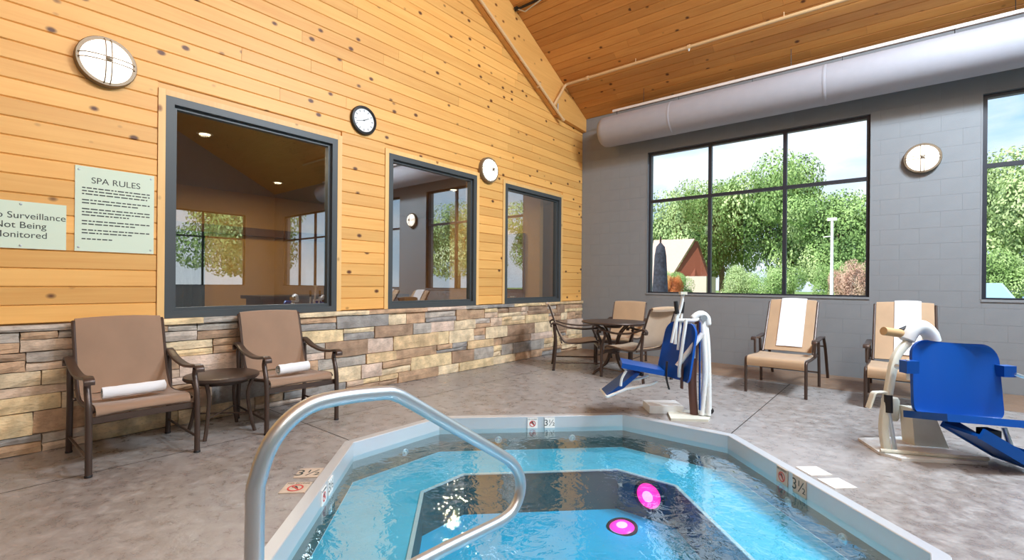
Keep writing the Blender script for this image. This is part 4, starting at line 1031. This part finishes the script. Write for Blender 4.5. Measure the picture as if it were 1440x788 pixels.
# ------------------------------------------------------------------ outside
random.seed(11)
gb = MB().box(-90, 90, .25, 120, -.3, -.12); gb.box(W_ROOM + .22, 90, -60, .25, -.3, -.12)
tag(gb.build('ground', GRASS), 'grass beyond the windows', kind='structure')
tag(MB().box(-20, 30, .26, 12, -.12, -.11).build('pavement', ASPHALT), 'pale paved strip outside the windows', kind='structure')
def crown_mesh(nm, seed, n, mat):
    rnd = random.Random(seed); mb = MB(); blobs = []
    for k in range(16):
        a = rnd.uniform(0, 2 * pi); q = rnd.uniform(0, .62); z_ = rnd.uniform(.25, .88); blobs.append((q * cos(a), q * sin(a), z_, rnd.uniform(.2, .36)))
    blobs += [(0, 0, .55, .42), (0, 0, .8, .3), (.25, 0, .3, .3), (-.28, .1, .33, .3), (0, .3, .3, .3)]
    for i in range(n):
        bx, by, bz_, br = blobs[i % len(blobs)]; u = rnd.uniform(-1, 1); a = rnd.uniform(0, 2 * pi); r_ = br * (rnd.uniform(.5, 1) ** .5); s_ = sqrt(1 - u * u)
        c = Vector((bx + r_ * s_ * cos(a), by + r_ * s_ * sin(a), max(bz_ + r_ * u * .8, .02)))
        d = Vector((s_ * cos(a), s_ * sin(a), u + .25)) + Vector((rnd.uniform(-.7, .7), rnd.uniform(-.7, .7), rnd.uniform(-.7, .7))); d.normalize()
        e1 = d.orthogonal().normalized(); e1.rotate(Matrix.Rotation(rnd.uniform(0, 6.28), 3, d)); e2 = d.cross(e1); sz = rnd.uniform(.009, .021)
        mb.add([c - e1 * sz, c + e2 * sz * .6, c + e1 * sz, c - e2 * sz * .6], [(0, 1, 2, 3)])
    o = mb.build('foliage', mat); o['kind'] = 'stuff'; return o
protos = [crown_mesh('a', 1, 26000, LEAF_A), crown_mesh('b', 2, 26000, LEAF_B), crown_mesh('c', 3, 26000, LEAF_A)]
used = [False] * 3
def tree(label, x, y, h, w_, k, mat=None, rz=0, base=.12, group='trees beyond the windows', name='tree'):
    t = thing(name, label, 'tree' if name == 'tree' else 'shrub', (x, y, -.12), rz, group)
    if used[k]: f = protos[k].copy(); COL.objects.link(f)
    else: f = protos[k]; used[k] = True
    if mat: f = f.copy(); f.data = f.data.copy(); f.data.materials[0] = mat; COL.objects.link(f)
    f.parent = t; f.location = (0, 0, h * base); f.scale = (w_, w_, h * (1 - base))
    if name == 'tree':
        MB().tube(smooth_path([(0, 0, 0), (.05, .03, h * .25), (-.08, .05, h * .5), (.0, 0, h * .8)], 4), [.22 - .011 * q for q in range(13)], 8).build('trunk', BARK, t, True)
        for q in range(3):
            a = q * 2.1 + x; MB().tube(smooth_path([(0, 0, h * (.25 + .08 * q)), (.5 * cos(a), .5 * sin(a), h * .45), (w_ * .4 * cos(a), w_ * .4 * sin(a), h * .62)], 4), [.10 - .008 * i for i in range(9)], 6).build('branch', BARK, t, True)
    return t
TR = [(-15, 34, 9, 6.0, 1, 'pale tree at the window edge behind the roof'), (-9.2, 33, 10.2, 6.0, 1, 'tall pale green tree behind the pinkish roof'), (-5.0, 27, 8.6, 4.6, 0, 'full green tree in the middle window bay'), (-.8, 27, 9.2, 5.0, 2, 'broad green tree behind the second mullion'), (2.3, 24, 6.6, 4.2, 0, 'rounded green tree behind the white pole'), (8.8, 26, 8.2, 5.0, 1, 'pale green tree in the edge window'), (13.6, 25, 8.0, 5.0, 2, 'green tree behind the parked car'), (20, 27, 8.5, 5.5, 0, 'green tree outside past the parked car'), (28, 24, 9, 6, 1, 'pale tree far past the parked car'), (30, 6, 9, 6, 0, 'green tree outside the gable corner'), (31, -4, 9, 6, 2, 'green tree outside the middle gable window'), (30, -13, 9, 6, 1, 'pale tree outside the rear gable window')]
for x, y, h, w_, k, lb in TR: tree(lb, x, y, h, w_, k, rz=x)
BU = [(-4.4, 17, 2.0, 1.5, 0, 'low green bush beside the rust shrub'), (-1.9, 18.5, 2.4, 1.7, 1, 'low pale bush in the middle window bay'), (.2, 17.5, 2.2, 1.6, 2, 'low green bush left of the white pole'), (2.4, 19, 2.4, 1.6, 0, 'low green bush right of the white pole'), (7.6, 17, 2.6, 2.0, 2, 'green hedge bush behind the parked car'), (10.5, 17, 2.6, 2.0, 1, 'pale hedge bush behind the parked car')]
for x, y, h, w_, k, lb in BU: tree(lb, x, y, h, w_, k, rz=x * 2, base=0, name='shrub', group='low bushes outside')
tree('small rust coloured shrub beside the roofed building', -3.55, 14.0, 1.75, .75, 0, LEAF_R, base=0, name='shrub', group='low bushes outside')
tree('pinkish shrub at the window frame edge', 3.35, 14.0, 2.35, .95, 1, LEAF_P, base=0, name='shrub', group='low bushes outside')

hb = thing('roofed_building', 'low outbuilding with steep pinkish roof and dark red gable', 'building', (-7.0, 24, -.12))
MB().add([(-1.15, -1.3, 4.35), (1.55, -1.3, 4.30), (.45, -3.0, 1.45), (-.85, -3.0, 1.45), (-1.15, -1.1, 4.35), (1.55, -1.1, 4.30), (.45, -2.8, 1.45), (-.85, -2.8, 1.45)], [(0, 3, 2, 1), (4, 5, 6, 7), (0, 1, 5, 4), (1, 2, 6, 5), (2, 3, 7, 6), (3, 0, 4, 7)]).build('roof', ROOFP, hb)
MB().prism([(1.5, -1.0, 4.2), (.62, -2.5, 1.9), (1.7, -2.2, 1.9), (2.3, -1.0, 1.9)], (.0, .5, 0)).build('gable', GABLE, hb)
MB().box(-.9, 2.6, -2.3, -.4, 0, 1.9).build('wall', plain('pale plaster', S(214, 196, 184), .9), hb)
um = thing('patio_umbrella', 'closed dark patio umbrella outside the first window bay', 'umbrella', (.36, 3.0, -.11))
MB().lathe([(.24, .62), (.20, .75), (.185, 1.1), (.16, 1.6), (.135, 2.05), (.10, 2.26), (.02, 2.36)], 14).build('canopy', UMB, um, True)
MB().tube([(0, 0, 0), (0, 0, 2.5)], .022, 8).build('pole', BRONZE, um, True)
MB().lathe([(.24, 0), (.24, .05), (.06, .09), (.04, .2)], 20).build('base', BLACKM, um, True)
lp = thing('light_pole', 'slim white pole with a small head standing among the trees', 'pole', (2.885, 12, -.12))
MB().tube([(0, 0, 0), (0, 0, 3.75)], [.06, .045], 10).build('pole', WHITE, lp, True)
MB().box(-.14, .14, -.06, .06, 3.66, 3.76).build('head', WHITE, lp); MB().lathe([(.12, 0), (.12, .05), (.06, .08)], 14).build('base', WHITE, lp)
MB().tube([(-.26, 0, 3.1), (.02, 0, 3.12)], .02, 6).build('arm', WHITE, lp)

car = thing('parked_car', 'pale blue parked car facing the edge window', 'car', (6.2, 9.6, -.11), 0)
MB().prism([(-.88, -2.0, .30), (-.88, -2.1, .55), (-.88, -1.95, .86), (-.88, -.95, 1.0), (-.88, 1.9, 1.02), (-.88, 2.2, .9), (-.88, 2.2, .3)], (1.76, 0, 0)).build('body', CARP, car)
MB().add([(-.80, -.95, 1.0), (.80, -.95, 1.0), (.60, -.15, 1.47), (-.60, -.15, 1.47), (-.80, 1.9, 1.02), (.80, 1.9, 1.02), (.62, 1.3, 1.48), (-.62, 1.3, 1.48)], [(0, 1, 2, 3), (3, 2, 6, 7), (7, 6, 5, 4), (0, 3, 7, 4), (1, 5, 6, 2)]).build('cabin', CARP, car)
MB().add([(-.73, -.945, 1.03), (.73, -.945, 1.03), (.56, -.20, 1.45), (-.56, -.20, 1.45), (-.73, -.958, 1.035), (.73, -.958, 1.035), (.56, -.212, 1.455), (-.56, -.212, 1.455)], [(0, 1, 2, 3), (4, 7, 6, 5), (0, 4, 5, 1), (1, 5, 6, 2), (2, 6, 7, 3), (3, 7, 4, 0)]).build('windshield', CARG, car)
for sx in (-1, 1):
    for yy in (-1.35, 1.35): MB().lathe([(.2, -.1), (.32, -.1), (.34, -.06), (.34, .06), (.32, .1), (.2, .1)], 24, Matrix.Translation((sx * .80, yy, .34)) @ Matrix.Rotation(pi / 2, 4, 'Y')).build('wheel', BLACKM, car, True)
    MB().box(sx * .62 - .14, sx * .62 + .14, -2.1, -2.02, .62, .76).build('headlight', WHITE, car)
    MB().box(sx * .98 - .09, sx * .98 + .09, -.78, -.62, 1.0, 1.14).build('mirror', CARP, car)
